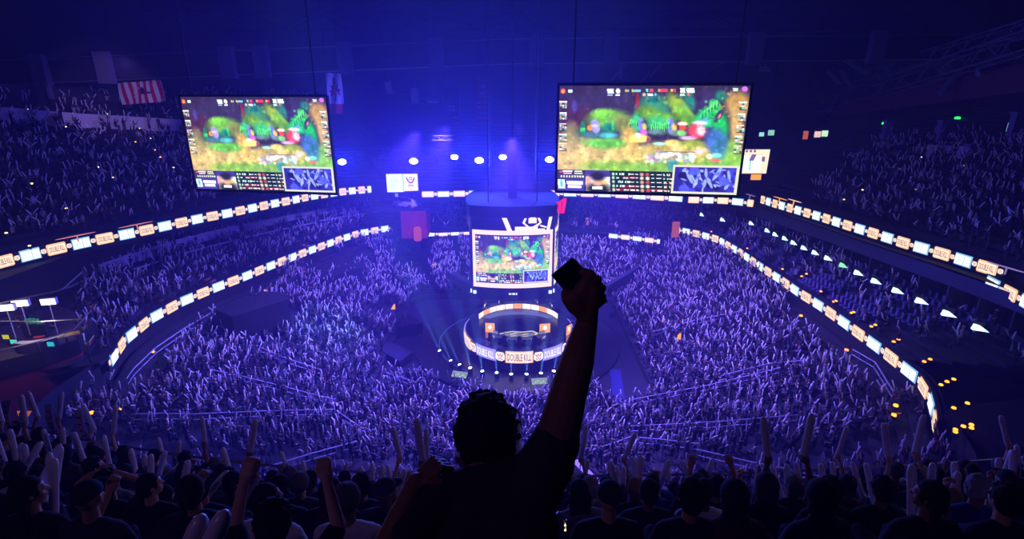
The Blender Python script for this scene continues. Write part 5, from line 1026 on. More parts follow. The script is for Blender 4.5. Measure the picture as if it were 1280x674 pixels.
IND = vis[:NEARN]; indset = set(id(s) for s in IND); REST = [s for s in SEATS if id(s) not in indset and not (s[4] == 'low' and s[1] < 46 and proj((s[0], s[1], s[2]+1.1))[1] > 606)]
by = {}
for s in REST:
    k = int(rng.integers(len(POSES))); by.setdefault(k, []).append(s)
pb = []; SV, SCOL = [], []
def stick_mesh(n=5, L=.6, r=.048):
    v, f = prism([((0, 0, 0), r*.55, r*.55), ((0, 0, .05), r, r), ((0, 0, L-.05), r, r), ((0, 0, L), r*.5, r*.5)], n); return v, np.array(f)
STV, STT = stick_mesh()
for k, ss in by.items():
    V, T, S, st = FIG[k]; n = len(ss); A = np.array([s[:4] for s in ss]); sc = rng.uniform(.94, 1.06, n); yaw = A[:, 3]+rng.normal(0, .25, n); c, s_ = np.cos(yaw), np.sin(yaw)
    X = V[None]*sc[:, None, None]; W = np.stack([X[..., 0]*c[:, None]-X[..., 1]*s_[:, None], X[..., 0]*s_[:, None]+X[..., 1]*c[:, None], X[..., 2]], -1)+A[:, None, :3]
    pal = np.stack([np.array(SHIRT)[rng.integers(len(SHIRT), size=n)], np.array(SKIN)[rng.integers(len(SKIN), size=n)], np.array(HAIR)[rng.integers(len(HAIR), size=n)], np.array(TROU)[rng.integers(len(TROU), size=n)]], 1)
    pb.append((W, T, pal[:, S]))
    for ha, sgn in st:
        keep = rng.random(n) < .82; m_ = int(keep.sum())
        if not m_: continue
        lean = rng.normal(0, .35, m_)+sgn*.22; fw = rng.normal(.1, .35, m_); d = np.stack([np.sin(lean), fw, np.cos(lean)], 1); d /= np.linalg.norm(d, axis=1)[:, None]
        e1 = np.cross(d, np.array([0, 1.0, 0.3])); e1 /= np.linalg.norm(e1, axis=1)[:, None]; e2 = np.cross(d, e1)
        loc = ha[None]*sc[keep][:, None]; B = STV[None, :, 0, None]*e1[:, None]+STV[None, :, 1, None]*e2[:, None]+(STV[None, :, 2, None]-.03)*d[:, None]+loc[:, None]
        ck, sk = c[keep], s_[keep]; B = np.stack([B[..., 0]*ck[:, None]-B[..., 1]*sk[:, None], B[..., 0]*sk[:, None]+B[..., 1]*ck[:, None], B[..., 2]], -1)+A[keep][:, None, :3]
        br = rng.uniform(.7, 1.0, m_)[:, None, None]; SV.append((B, STT, np.broadcast_to(np.array([.92, .9, 1.0]), (m_, len(STT), 3))*br))
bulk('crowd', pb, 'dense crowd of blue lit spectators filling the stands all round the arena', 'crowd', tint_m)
stick_bulk = attr_mat('white inflated plastic', 'tint', .3)
bulk('cheering_sticks', SV, 'countless white inflatable cheering sticks held up across the stands', 'cheering sticks', stick_bulk)
print('CROWD', len(SEATS), len(REST), len(IND))
# empty tip-up seats in the darker middle tier
sm = MB(); sm.box((0, .02, .44), (.46, .42, .07)); sm.box((0, -.2, .72), (.46, .07, .5)); sm.box((-.25, 0, .56), (.04, .36, .04)); sm.box((.25, 0, .56), (.04, .36, .04)); sm.box((-.2, -.05, .2), (.05, .3, .4)); sm.box((.2, -.05, .2), (.05, .3, .4))
seat_me = bpy.data.meshes.new('arena_seat'); seat_me.from_pydata(sm.v, [], sm.f); seat_me.materials.append(mat('seat plastic', rgb(90, 86, 130), .4)); cand = []
taken = [(s[0], s[1]) for s in SEATS if s[4] == 'mid' and s[0] > 0]
for j in range(7):
    ph = PA+.1
    while ph < .7:
        r = rad(RL, ph)+(rad(RM, ph)-rad(RL, ph))*(j+.45)/7; x, y = CEN.x+r*math.cos(ph), CEN.y+r*math.sin(ph); ph += .6/r
        if aisle(ph, r, .6) or any((x-a)**2+(y-b)**2 < .3 for a, b in taken): continue
        p = proj((x, y, 9)); 
        if 0 < p[0] < 1275: cand.append((p[2], x, y, MB0+(MB1-MB0)*(j+1)/7))
cand.sort()
for d_, x, y, z in cand[:290]:
    o = bpy.data.objects.new('arena_seat', seat_me); COL.objects.link(o); o.location = (x, y, z); o.rotation_euler = (0, 0, math.atan2(CEN.x-x, y-CEN.y)+PI); tag(o, 'empty seat in the dark tier between the lower ribbon and the suites', 'seat', 'empty seats below the suites')
# ------------------------------------------------------------------ people built as continuous bodies
def vox(mb, size, name, smooth=3, dec=None):
    me = bpy.data.meshes.new('t'); me.from_pydata([tuple(v) for v in mb.v], [], mb.f); me.validate(); o = bpy.data.objects.new('t', me); COL.objects.link(o)
    r = o.modifiers.new('r', 'REMESH'); r.mode = 'VOXEL'; r.voxel_size = size; r.use_smooth_shade = True
    s = o.modifiers.new('s', 'SMOOTH'); s.iterations = smooth; s.factor = .5
    if dec: d = o.modifiers.new('d', 'DECIMATE'); d.ratio = dec
    dg = bpy.context.evaluated_depsgraph_get(); dg.update(); out = bpy.data.meshes.new_from_object(o.evaluated_get(dg)); out.name = name
    bpy.data.objects.remove(o); bpy.data.meshes.remove(me); out.polygons.foreach_set('use_smooth', [True]*len(out.polygons)); return out
def hand(m, W, d, n, s, curl, spread=.0, k=1.0, thumb=.5):
    d = d.normalized(); n = (n-d*n.dot(d)).normalized(); l = d.cross(n)*s
    for o in (-.03, -.01, .01, .03): m.capsule(W+l*o*.7*k, W+(d*.085+l*o)*k, .015*k, .0145*k, 8, 3)
    tips = []
    for i, (o, L) in enumerate(((.032, .072), (.011, .08), (-.011, .075), (-.031, .06))):
        p = W+(d*.085+l*o)*k; a = 0; dir0 = (d+l*o*spread*10).normalized()
        for j, fr in enumerate((.42, .32, .26)):
            a += curl*(.8 if j == 0 else 1.0); q = p+(dir0*math.cos(a)+n*math.sin(a))*L*fr*k*1.15; m.capsule(p, q, (.0112-.001*j)*k, (.0104-.001*j)*k, 7, 3); p = q
        tips.append(p)
    p = W+(d*.028+l*.03)*k; q = p+(d*.55+l*.75*(1-thumb)+l*.25+n*.5*thumb).normalized()*.042*k; r_ = q+(d*.7+l*(.25-.5*thumb)+n*(.3+.5*thumb)).normalized()*.034*k
    m.capsule(p, q, .0145*k, .012*k, 8, 3); m.capsule(q, r_, .012*k, .0095*k, 8, 3); return tips
HC = Vector((0, .03, 0))             # head offset above the shoulders
def head(m, c, R=Matrix.Identity(3), k=1.0):
    P = lambda x, y, z: c+R @ Vector((x, y, z))*k
    m.ball(P(0, -.01, .02), (.076*k, .094*k, .1*k), 16, 12, R); m.ball(P(0, .03, -.035), (.058*k, .06*k, .075*k), 14, 10, R); m.ball(P(0, .062, -.085), (.03*k, .025*k, .02*k), 10, 6, R)
    m.capsule(P(0, .088, .012), P(0, .104, -.022), .009*k, .014*k, 8, 3); m.capsule(P(-.03, .078, .03), P(.03, .078, .03), .012*k, None, 8, 3)
    m.capsule(P(-.02, .084, -.052), P(.02, .084, -.052), .008*k, None, 8, 3); m.capsule(P(-.018, .082, -.062), P(.018, .082, -.062), .008*k, None, 8, 3)
    for s in (-1, 1):
        m.ball(P(s*.079, -.005, 0), (.012*k, .02*k, .032*k), 8, 6, R); m.ball(P(s*.045, .055, -.015), (.02*k, .02*k, .02*k), 8, 6, R)
def arms(kind, s, sh):
    if kind == 'U': el, wr, pn = sh+Vector((s*.1, .15, .12)), sh+Vector((s*.04, .22, .37)), Vector((-s*.3, 1, 0))
    elif kind == 'F': el, wr, pn = sh+Vector((s*.07, .06, -.27)), sh+Vector((-s*.02, .29, -.2)), Vector((-s, 0, .2))
    elif kind == 'W': el, wr, pn = sh+Vector((s*.21, .06, .12)), sh+Vector((s*.26, .12, .37)), Vector((-s*.5, 1, 0))
    elif kind == 'H': el, wr, pn = sh+Vector((s*.14, .1, .2)), sh+Vector((-s*.02, .06, .34)), Vector((-s*.6, -.1, -1))
    elif kind == 'P': el, wr, pn = sh+Vector((s*.02, .2, -.16)), sh+Vector((-s*.06, .34, .06)), Vector((-s*.4, -1, 0))
    else: el, wr, pn = sh+Vector((s*.07, .04, -.28)), sh+Vector((-s*.02, .24, -.4)), Vector((0, 0, -1))
    return el, wr, pn
PROTO = {}
def proto(pose, vx=.0105):
    if pose in PROTO: return PROTO[pose]
    sit = pose[0] == 's'; hz = .5 if sit else .94; body, shirt, trou, shoe = MB(), MB(), MB(), MB(); yaw = {'l': .75, 'r': -.75}.get(pose[3:4], 0)
    R = Matrix.Rotation(yaw, 3, 'Z'); hc = Vector((0, .045, hz+.69)); neck = Vector((0, .01, hz+.52))
    head(body, hc, R); body.capsule(neck-Vector((0, 0, .06)), hc-Vector((0, .02, .05)), .058, .052)
    for mm, k in ((body, 0), (shirt, .014)):
        mm.capsule((-.07, 0, hz+.02), (.07, 0, hz+.02), .115+k); mm.capsule((-.06, 0, hz+.15), (.06, 0, hz+.15), .108+k); mm.capsule((-.085, .01, hz+.32), (.085, .01, hz+.32), .112+k); mm.capsule((-.14, .005, hz+.43), (.14, .005, hz+.43), .07+k); mm.capsule((-.08, 0, hz+.475), (.08, 0, hz+.475), .055+k)
    grips = []
    for s, a in ((-1, pose[1]), (1, pose[2])):
        sh = Vector((s*.185, .0, hz+.435)); el, wr, pn = arms(a, s, sh); d = (wr-el).normalized()
        body.capsule(sh, el, .052, .041); body.capsule(el, wr, .042, .027); body.capsule(wr-d*.01, wr+d*.03, .026, .022)
        if a in 'UFWP': hd = (d+Vector((0, .15, .5 if a == 'F' else 0))).normalized(); tips = hand(body, wr+d*.01, hd, pn, s, 1.15, thumb=1.0); grips.append((wr+d*.01+hd*.075+(pn-hd*pn.dot(hd)).normalized()*.035, s, a))
        elif a == 'H': hand(body, wr, Vector((-s*.75, -.1, .35)), Vector((-s*.2, 0, -1)), s, .3)
        else: hand(body, wr, d, pn, s, .35)
        el2 = sh+(el-sh)*.86; shirt.capsule(sh, el2, .068, .058); 
    if sit:
        for s in (-1, 1):
            kn, an = Vector((s*.13, .42, hz+.0)), Vector((s*.13, .44, .09)); body.capsule((s*.09, 0, hz), kn, .085, .055); body.capsule(kn, an, .05, .035); trou.capsule((s*.09, -.02, hz-.01), kn, .1, .068); trou.capsule(kn, an, .066, .055)
            shoe.capsule(an+Vector((0, -.03, -.05)), an+Vector((s*.02, .16, -.055)), .045, .038)
    else:
        for s in (-1, 1):
            kn, an = Vector((s*.11, .03, .5)), Vector((s*.12, 0, .09)); body.capsule((s*.09, 0, hz-.02), kn, .09, .055); body.capsule(kn, an, .052, .035); trou.capsule((s*.085, 0, hz-.02), kn, .105, .068); trou.capsule(kn, an, .068, .056)
            shoe.capsule(an+Vector((0, -.03, -.05)), an+Vector((s*.03, .16, -.055)), .045, .038)
    trou.capsule((-.07, -.01, hz), (.07, -.01, hz), .122)
    PROTO[pose] = dict(body=vox(body, vx, 'person_body'), shirt=vox(shirt, .016, 'shirt'), trousers=vox(trou, .018, 'trousers', dec=.6), shoes=vox(shoe, .014, 'shoes', dec=.6), grips=grips, hc=hc, yaw=yaw, hz=hz)
    return PROTO[pose]
def hair_mesh(kind):
    m = MB(); rr = random.Random(sum(map(ord, kind)))
    if kind in ('short', 'grey', 'blond', 'buzz'):
        g = .012 if kind != 'buzz' else .006
        m.ball((0, -.018, .03), (.08+g, .092+g, .098+g), 18, 12); m.ball((0, -.045, -.01), (.076+g*.8, .07+g, .085), 14, 10)
        if kind != 'buzz':
            for i in range(150): a = rr.random()*2*PI; e = rr.random()*1.7-.15; k_ = 1+rr.random()*.09; m.ball((.088*k_*math.cos(a)*math.cos(e), -.018+.1*k_*math.sin(a)*math.cos(e), .03+.106*k_*math.sin(e)), .009+rr.random()*.006, 6, 4)
    elif kind == 'curly':
        m.ball((0, -.018, .035), (.09, .1, .108), 16, 10); m.ball((0, -.05, -.02), (.082, .07, .08), 14, 8)
        for i in range(90): a = rr.random()*2*PI; e = rr.random()*1.6-.1; m.ball((.092*math.cos(a)*math.cos(e), -.02+.1*math.sin(a)*math.cos(e) - (.0 if e > .5 else .02), .035+.115*math.sin(e)), .018+rr.random()*.012, 6, 4)
    elif kind in ('long', 'ponytail'):
        m.ball((0, -.018, .03), (.09, .102, .108), 18, 12); m.ball((0, -.05, -.02), (.086, .075, .09), 14, 10)
        if kind == 'long':
            for x in (-.07, -.045, -.015, .015, .045, .07): m.capsule((x, -.055, .0), (x*1.1, -.085, -.27), .034, .02, 8, 3)
        else: m.ball((0, -.12, .04), (.03, .03, .03), 8, 6); m.capsule((0, -.13, .03), (0, -.15, -.18), .03, .012, 8, 3)
    elif kind in ('cap', 'beanie', 'hood'):
        g = .014 if kind == 'cap' else .02; m.ball((0, -.012, .035), (.08+g, .096+g, .096+g), 18, 12)
        if kind == 'cap': m.ball((0, .1, .05), (.065, .07, .012), 14, 6)
        if kind == 'hood': m.ball((0, -.03, -.03), (.1, .09, .12), 14, 10); m.capsule((-.06, -.06, -.14), (.06, -.06, -.14), .05)
        if kind == 'beanie': m.capsule((-.0, -.012, .13), (0, -.02, .15), .03, .02, 8, 3)
    me = vox(m, .0075, 'hair', 1)
    if kind not in ('cap', 'beanie'):          # clear the face
        bm = bmesh.new(); bm.from_mesh(me); lim = {'hood': .062}.get(kind, .05)
        bmesh.ops.delete(bm, geom=[v for v in bm.verts if v.co.y > lim-.2*max(0, v.co.z-.0)*0 and v.co.z < .058 or (kind not in ('long', 'hood', 'ponytail') and v.co.z < -.085)], context='VERTS'); bm.to_mesh(me); bm.free()
    else:
        bm = bmesh.new(); bm.from_mesh(me); bmesh.ops.delete(bm, geom=[v for v in bm.verts if v.co.z < (.035 if kind == 'cap' else .0) and not (kind == 'beanie' and v.co.y < 0)], context='VERTS'); bm.to_mesh(me); bm.free()
    return me
HM = {}
def cloth(c): return mat('cloth %d %d %d' % c, rgb(*c), .85, noise=.12, scale=14, spec=.2)
def skinm(c): return mat('skin %d %d %d' % c, rgb(*c), .55, noise=.06, scale=20)
SK = [(214, 164, 132), (190, 140, 108), (150, 102, 76), (230, 190, 160), (112, 76, 56)]
HAIRC = {'short': (26, 21, 20), 'curly': (22, 17, 16), 'long': (34, 24, 20), 'ponytail': (50, 34, 24), 'buzz': (36, 30, 28), 'grey': (140, 136, 134), 'blond': (150, 116, 70), 'cap': (40, 44, 60), 'beanie': (90, 84, 92), 'hood': (34, 34, 44)}
TOPS = {'black': (22, 22, 26), 'charcoal': (52, 52, 58), 'navy': (26, 32, 62), 'grey': (110, 110, 118), 'white': (205, 205, 212), 'red': (140, 34, 38), 'blue': (40, 70, 140), 'olive': (70, 72, 50), 'maroon': (80, 26, 40)}
def setm(o, m):
    if not o.data.materials: o.data.materials.append(m)
    o.material_slots[0].link = 'OBJECT'; o.material_slots[0].material = m
eye_me = None
def person(pose, loc, rz, hair, top, skin, label, group=None, eyes=True, parts=True):
    global eye_me
    P = proto(pose); b = bpy.data.objects.new('person', P['body']); COL.objects.link(b); b.location = loc; b.rotation_euler = (0, 0, rz); setm(b, skinm(skin)); tag(b, label, 'person', group)
    def ch(nm, me, m, l=(0, 0, 0), r=0):
        o = bpy.data.objects.new(nm, me); COL.objects.link(o); o.parent = b; o.location = l; o.rotation_euler = (0, 0, r); setm(o, m); return o
    ch('shirt', P['shirt'], cloth(TOPS[top])); ch('trousers', P['trousers'], cloth((30, 32, 46)))
    if hair not in HM: HM[hair] = hair_mesh(hair)
    ch({'cap': 'cap', 'beanie': 'beanie', 'hood': 'hood'}.get(hair, 'hair'), HM[hair], cloth(HAIRC[hair]), P['hc'], P['yaw'])
    if parts: ch('shoes', P['shoes'], cloth((60, 60, 66)))
    if eyes:
        if eye_me is None:
            m = MB(); m.ball((0, 0, 0), .012, 10, 6); n0 = len(m.f); m.cur = 1; m.ball((0, .0065, 0), (.006, .006, .006), 8, 5); eye_me = bpy.data.meshes.new('eye'); eye_me.from_pydata(m.v, [], m.f); eye_me.polygons.foreach_set('material_index', m.mi); eye_me.materials.append(mat('eye white', rgb(235, 235, 235), .2)); eye_me.materials.append(mat('eye iris', rgb(30, 20, 16), .2))
        for s in (-1, 1):
            o = bpy.data.objects.new('eye', eye_me); COL.objects.link(o); o.parent = b; R = Matrix.Rotation(P['yaw'], 3, 'Z'); o.location = P['hc']+R @ Vector((s*.03, .079, .008)); o.rotation_euler = (0, 0, P['yaw'])
    return b
# inflatable stick, one shared mesh
m = MB(); L_, r_ = .62, .043
m.lathe([(.001, 0), (.016, .004), (.03, .02), (r_*.95, .05), (r_, .1), (r_*.97, .3), (r_, .5), (r_*.96, .56), (r_*.75, .6), (.014, .62), (.001, .622)], n=16)
stick_me = bpy.data.meshes.new('inflatable_stick'); stick_me.from_pydata(m.v, [], m.f); stick_me.polygons.foreach_set('use_smooth', [True]*len(m.f)); stm = mat('white inflated film', rgb(226, 222, 236), .28, noise=.08, scale=6, spec=.6); stick_me.materials.append(stm)
m = MB(); m.lathe([(.006, -.03), (.008, 0), (.008, .01)], n=8); m.box((r_*1.0, 0, .31), (.004, .01, .5)); seam_me = bpy.data.meshes.new('seam'); seam_me.from_pydata(m.v, [], m.f); seam_me.materials.append(stm)
NST = [0]
def stick(base, d, label, group=None, seam=False, k=.93):
    o = bpy.data.objects.new('inflatable_stick', stick_me); COL.objects.link(o); o.location = base; o.rotation_euler = d.to_track_quat('Z', 'Y').to_euler(); o.scale = (k, k, k); tag(o, label, 'inflatable stick', group); NST[0] += 1
    if seam: s = bpy.data.objects.new('valve', seam_me); COL.objects.link(s); s.parent = o
    return o
# ------------------------------------------------------------------ the camera's own balcony
def crv(x): return .016*x*x if x < 0 else .006*x*x
def rowz(j): return 25.3-.64*j if j >= 0 else 25.3-.5*j
NR = 8
m = MB(); xs = [-20+40*i/40 for i in range(41)]
for j in range(-1, NR):
    y0, y1 = 1.5+.8*j-.45, 1.5+.8*j+.35
    for a, b in zip(xs, xs[1:]):
        ca, cb = crv(a)*max(0, j)/7, crv(b)*max(0, j)/7; da, db = crv(a)*(max(0, j+1))/7, crv(b)*(max(0, j+1))/7; z = rowz(j); zn = rowz(j+1) if j < NR-1 else z-3
        m.quad((a, y0+ca, z), (b, y0+cb, z), (b, y1+db, z), (a, y1+da, z)); m.quad((a, y1+da, z), (b, y1+db, z), (b, y1+db, zn), (a, y1+da, zn))
tag(m.build('floor_balcony_steps', concrete), kind='structure')
yr = 1.5+.8*(NR-1)+.3; zr = rowz(NR-1)
ro = empty('balcony_railing', (0, yr, zr), 0, 'metal railing along the front edge of the dark balcony seats in the foreground', 'railing')
Q = [Vector((x, crv(x), 1.05)) for x in xs]; m = MB(); m.path(Q, .022); m.build('top_rail', steel, ro); m = MB(); m.path([q-Vector((0, 0, .42)) for q in Q], .016); m.build('middle_rail', steel, ro)
for q in Q[::2]: m = MB(); m.tube(q, q-Vector((0, 0, 1.05)), .016); m.build('post', steel, ro)
tag(bpy.data.objects['balcony_railing'], None)
m = MB(); m.quad((-20, -1.5, 22), (-20, 14, 18), (-20, 14, 23), (-20, -1.5, 29)); m.quad((20, -1.5, 22), (20, 14, 18), (20, 14, 23), (20, -1.5, 29)); tag(m.build('wall_balcony_side', dkwall), kind='structure')
A = Vector((7.6, yr+crv(7.6)-.1, zr+.15)); B = A+Vector((6, 1.0, 1.9)); m = MB(); m.tube(A, B, .07, n=6); tag(m.build('ramp_kerb', mat('tan kerb', rgb(150, 120, 90), .7)), 'tan sloping kerb rising past the balcony railing toward the picture edge', 'kerb')
PEOPLE = []                          # (row, x, dict)
def add_person(j, x, pose, dy=0.0, hair=None, top=None, skin=None, sticks=(), note=None, rz=0.0, z=None):
    hair = hair or random.choice(['short', 'short', 'short', 'curly', 'long', 'long', 'ponytail', 'buzz', 'cap', 'beanie', 'hood', 'blond', 'grey']); top = top or random.choice(['black', 'black', 'charcoal', 'navy', 'charcoal', 'grey', 'olive', 'maroon', 'navy', 'white', 'blue'])
    PEOPLE.append(dict(j=j, x=x, pose=pose, y=1.5+.8*j+crv(x)*max(0, j)/7+dy, hair=hair, top=top, skin=skin or random.choice(SK), sticks=list(sticks), note=note, rz=rz, z=rowz(j)))
# sticks measured off the photograph: tip x, y, base x, y, width
SK_PX = [(236, 570, 226, 622, 10), (287, 587, 252, 627, 10), (150, 566, 156, 592, 7), (158, 592, 158, 612, 8), (170, 591, 171, 608, 8), (181, 567, 182, 592, 6), (196, 572, 190, 594, 6), (230, 578, 208, 596, 5), (23, 600, 23, 624, 12), (49, 569, 50, 610, 9), (56, 547, 36, 580, 8), (18, 554, 20, 572, 7), (30, 553, 32, 569, 7), (63, 564, 57, 607, 8), (79, 550, 70, 568, 8),
 (468, 605, 467, 668, 9), (438, 601, 452, 640, 7), (456, 599, 456, 628, 7), (476, 599, 482, 626, 7), (500, 616, 482, 661, 10), (783, 619, 784, 669, 9), (793, 621, 791, 672, 8), (846, 609, 850, 632, 7), (938, 622, 960, 673, 10), (978, 617, 972, 665, 9), (997, 626, 1010, 665, 8), (1019, 622, 1021, 664, 9), (955, 612, 965, 637, 8), (888, 615, 879, 639, 6), (1022, 609, 1029, 640, 7),
 (1178, 580, 1176, 601, 10), (1199, 587, 1195, 603, 9), (1224, 598, 1228, 641, 9), (1236, 594, 1237, 643, 9), (1193, 621, 1193, 660, 11), (1062, 635, 1062, 664, 9), (1072, 630, 1077, 673, 9), (1112, 626, 1120, 653, 8), (1133, 628, 1143, 674, 9), (1077, 614, 1079, 635, 8), (1137, 612, 1143, 646, 8), (1267, 580, 1268, 603, 8), (366, 590, 372, 612, 6), (432, 583, 426, 604, 6)]
for tx, ty, bx, by, w in SK_PX:
    want = F*.086/w; best = None
    for j in range(2, NR):
        for pose in ('sFD', 'sDF', 'sUD', 'sDU'):
            P = PROTO.get(pose) or proto(pose); g = [q for q in P['grips']][0]; hz_ = rowz(j)+g[0].z
            lo = None
            for dep in np.arange(2.2, 11, .04):
                tip = atd(tx, ty, float(dep)); bs = atd(bx, by, float(dep)); d = (tip-bs).normalized(); b0 = tip-d*.6
                py = b0.y-g[0].y; ex = 1.5+.8*j+crv(b0.x-g[0].x)*j/7
                err = abs(b0.z-hz_)*2+abs(py-ex)*.8+abs(dep-want)*.12
                if lo is None or err < lo[0]: lo = (err, dep, b0, d, g, pose, j, py-ex)
            if best is None or lo[0] < best[0]: best = lo
    err, dep, b0, d, g, pose, j, dy = best
    x = b0.x-g[0].x
    if any(p['j'] == j and abs(p['x']-x) < .3 for p in PEOPLE):
        q = min((p for p in PEOPLE if p['j'] == j), key=lambda p: abs(p['x']-x)); k = {'sFD': 'sFF', 'sDF': 'sFF', 'sUD': 'sUU', 'sDU': 'sUU'}
        if len(q['sticks']) < 2: q['sticks'].append((b0, d)); continue
        x += .36
    add_person(j, x, pose, max(-.25, min(.25, dy)), sticks=[(b0, d)])
# particular neighbours seen in the photograph
def at_px(j, px, py):                # x of a seated head of row j seen at a picture column
    y = 1.5+.8*j; p = aty(px, py, y); return p.x
SPEC = [(2, 30, 650, 'sDDr', 'long', 'black', SK[0], None), (3, 120, 612, 'sHH', 'curly', 'charcoal', SK[1], None), (5, 80, 580, 'sDDr', 'short', 'olive', SK[0], None), (3, 178, 622, 'sDDr', 'buzz', 'black', SK[0], None), (4, 108, 584, 'sDD', 'grey', 'grey', SK[0], None), (3, 243, 615, 'sDD', 'short', 'black', SK[1], None),
 (4, 285, 612, 'sDDr', 'long', 'maroon', SK[0], None), (3, 345, 615, 'sDD', 'short', 'black', SK[1], None), (4, 372, 618, 'sDD', 'beanie', 'charcoal', SK[0], None), (6, 355, 600, 'sDDr', 'beanie', 'maroon', SK[0], None), (3, 415, 645, 'sDDr', 'long', 'maroon', SK[0], None), (5, 383, 602, 'sDD', 'short', 'navy', SK[2], None), (5, 402, 604, 'sDDr', 'short', 'navy', SK[0], None), (6, 428, 604, 'sDD', 'long', 'black', SK[0], None),
 (4, 452, 625, 'sDD', 'curly', 'black', SK[0], None), (5, 481, 622, 'sDDr', 'short', 'red', SK[0], None), (4, 738, 622, 'sDD', 'grey', 'grey', SK[0], None), (5, 731, 608, 'sDD', 'short', 'black', SK[1], None), (3, 812, 625, 'sDD', 'buzz', 'black', SK[2], None), (2, 760, 668, 'sDD', 'cap', 'black', SK[0], None), (3, 835, 640, 'sDDr', 'short', 'black', SK[0], None), (2, 862, 655, 'sDD', 'curly', 'black', SK[1], None), (4, 893, 640, 'sUU', 'short', 'black', SK[1], 'bare arms raised'), (2, 915, 662, 'sDD', 'hood', 'maroon', SK[0], None), (3, 1040, 630, 'sDD', 'short', 'black', SK[0], None), (3, 1100, 650, 'sDD', 'short', 'black', SK[1], None), (4, 1225, 640, 'sDD', 'beanie', 'grey', SK[0], None), (2, 1160, 655, 'sDDl', 'long', 'black', SK[2], None)]
for j, px, py, pose, hair, top, skn, note in SPEC:
    x = at_px(j, px, py)
    if any(p['j'] == j and abs(p['x']-x) < .3 for p in PEOPLE): continue
    add_person(j, x, pose, 0, hair, top, skn, note=note)
# the two big sticks that rise beside the foot of the picture
x = atd(255, 700, 2.5).x
bigs = []
for tx, ty, bx, by in ((256, 637, 236, 690), (286, 632, 258, 690)):
    tip = atd(tx, ty, 2.15); b0 = atd(bx, by, 2.15); d = (tip-b0).normalized(); bigs.append((tip-d*.6, d))
PB = proto('sUU'); g = PB['grips'][0][0]
add_person(1, bigs[0][0].x+.2, 'sUU', -.1, 'short', 'black', SK[0], sticks=bigs, note='two big sticks')
hz_ = rowz(1)
for j in range(2, NR):                # everyone else in the rows
    half = (1.5+.8*j+2.6)*.98; x = -half+random.random()*.3
    while x < half:
        ok = all(not (p['j'] == j and abs(p['x']-x) < .47) for p in PEOPLE)
        if j <= 2 and -.75 < x < .75: ok = False
        if ok and random.random() < (.86 if j > 2 else .55):
            pose = random.choice(['sDD', 'sDD', 'sFF', 'sDDr', 'sFD', 'sDU', 'sDDl', 'sPD', 'sUU']) if j > 3 else random.choice(['sDD', 'sDDr', 'sDD', 'sPD'])
            pr = [] ; add_person(j, x, pose, random.uniform(-.05, .05), rz=random.uniform(-.2, .2)); PEOPLE[-1]['auto'] = True
            x += .52
        x += .06
NUM = ['no', 'one', 'two', 'three', 'four', 'five', 'six', 'seven', 'eight', 'nine', 'ten', 'eleven', 'twelve', 'thirteen', 'fourteen', 'fifteen', 'sixteen', 'seventeen', 'eighteen', 'nineteen', 'twenty']
HW = {'short': 'short-haired', 'curly': 'curly-haired', 'long': 'long-haired', 'ponytail': 'ponytailed', 'buzz': 'close-cropped', 'grey': 'grey-haired', 'blond': 'fair-haired', 'cap': 'cap-wearing', 'beanie': 'beanie-wearing', 'hood': 'hooded'}
for j in range(1, NR):
    rowp = sorted([p for p in PEOPLE if p['j'] == j], key=lambda p: p['x'])
    for sgn in (-1, 1):
        side = [p for p in rowp if (p['x'] < 0) == (sgn < 0)]; side.sort(key=lambda p: abs(p['x']))
        for n, p in enumerate(side): p['where'] = '%s row%s below standing man, %s %s %s' % (NUM[j], '' if j == 1 else 's', NUM[n+1], 'seat' if n == 0 else 'seats', 'boothward' if sgn < 0 else 'suiteward')
for p in PEOPLE:
    lab = '%s spectator in %s top%s, %s' % (HW[p['hair']], p['top'], ', arms raised' if p['note'] == 'bare arms raised' else '', p['where'])
    o = person(p['pose'], (p['x'], p['y'], p['z']), p['rz'], p['hair'], p['top'], p['skin'], lab, 'spectators in the dark balcony rows', eyes=(p['pose'][3:4] in ('l', 'r')))
    R = Matrix.Rotation(p['rz'], 3, 'Z'); gr = [(R @ g[0]+Vector((p['x'], p['y'], p['z'])), g[1], g[2]) for g in proto(p['pose'])['grips']]
    p['obj'] = o
    if p['sticks']:
        for i, (b0, d) in enumerate(p['sticks']):
            if p['note'] != 'two big sticks' and i == 0 and gr: b0 = gr[0][0]-d*.05
            if p['note'] == 'two big sticks': pass
            stick(b0, d, 'white inflatable stick%s of spectator %s' % (('', ', second one,')[i], p['where']), 'inflatable sticks in the dark balcony rows', True)
    elif p['note'] is None and p.get('auto'):
        for i, (q, s, a) in enumerate(gr):
            if a in 'UF': d = Vector((s*random.uniform(.0, .35), random.uniform(0, .3), 1)).normalized(); stick(q-d*.05, d, 'white inflatable stick%s of spectator %s' % (('', ', second one,')[i], p['where']), 'inflatable sticks in the dark balcony rows', True)
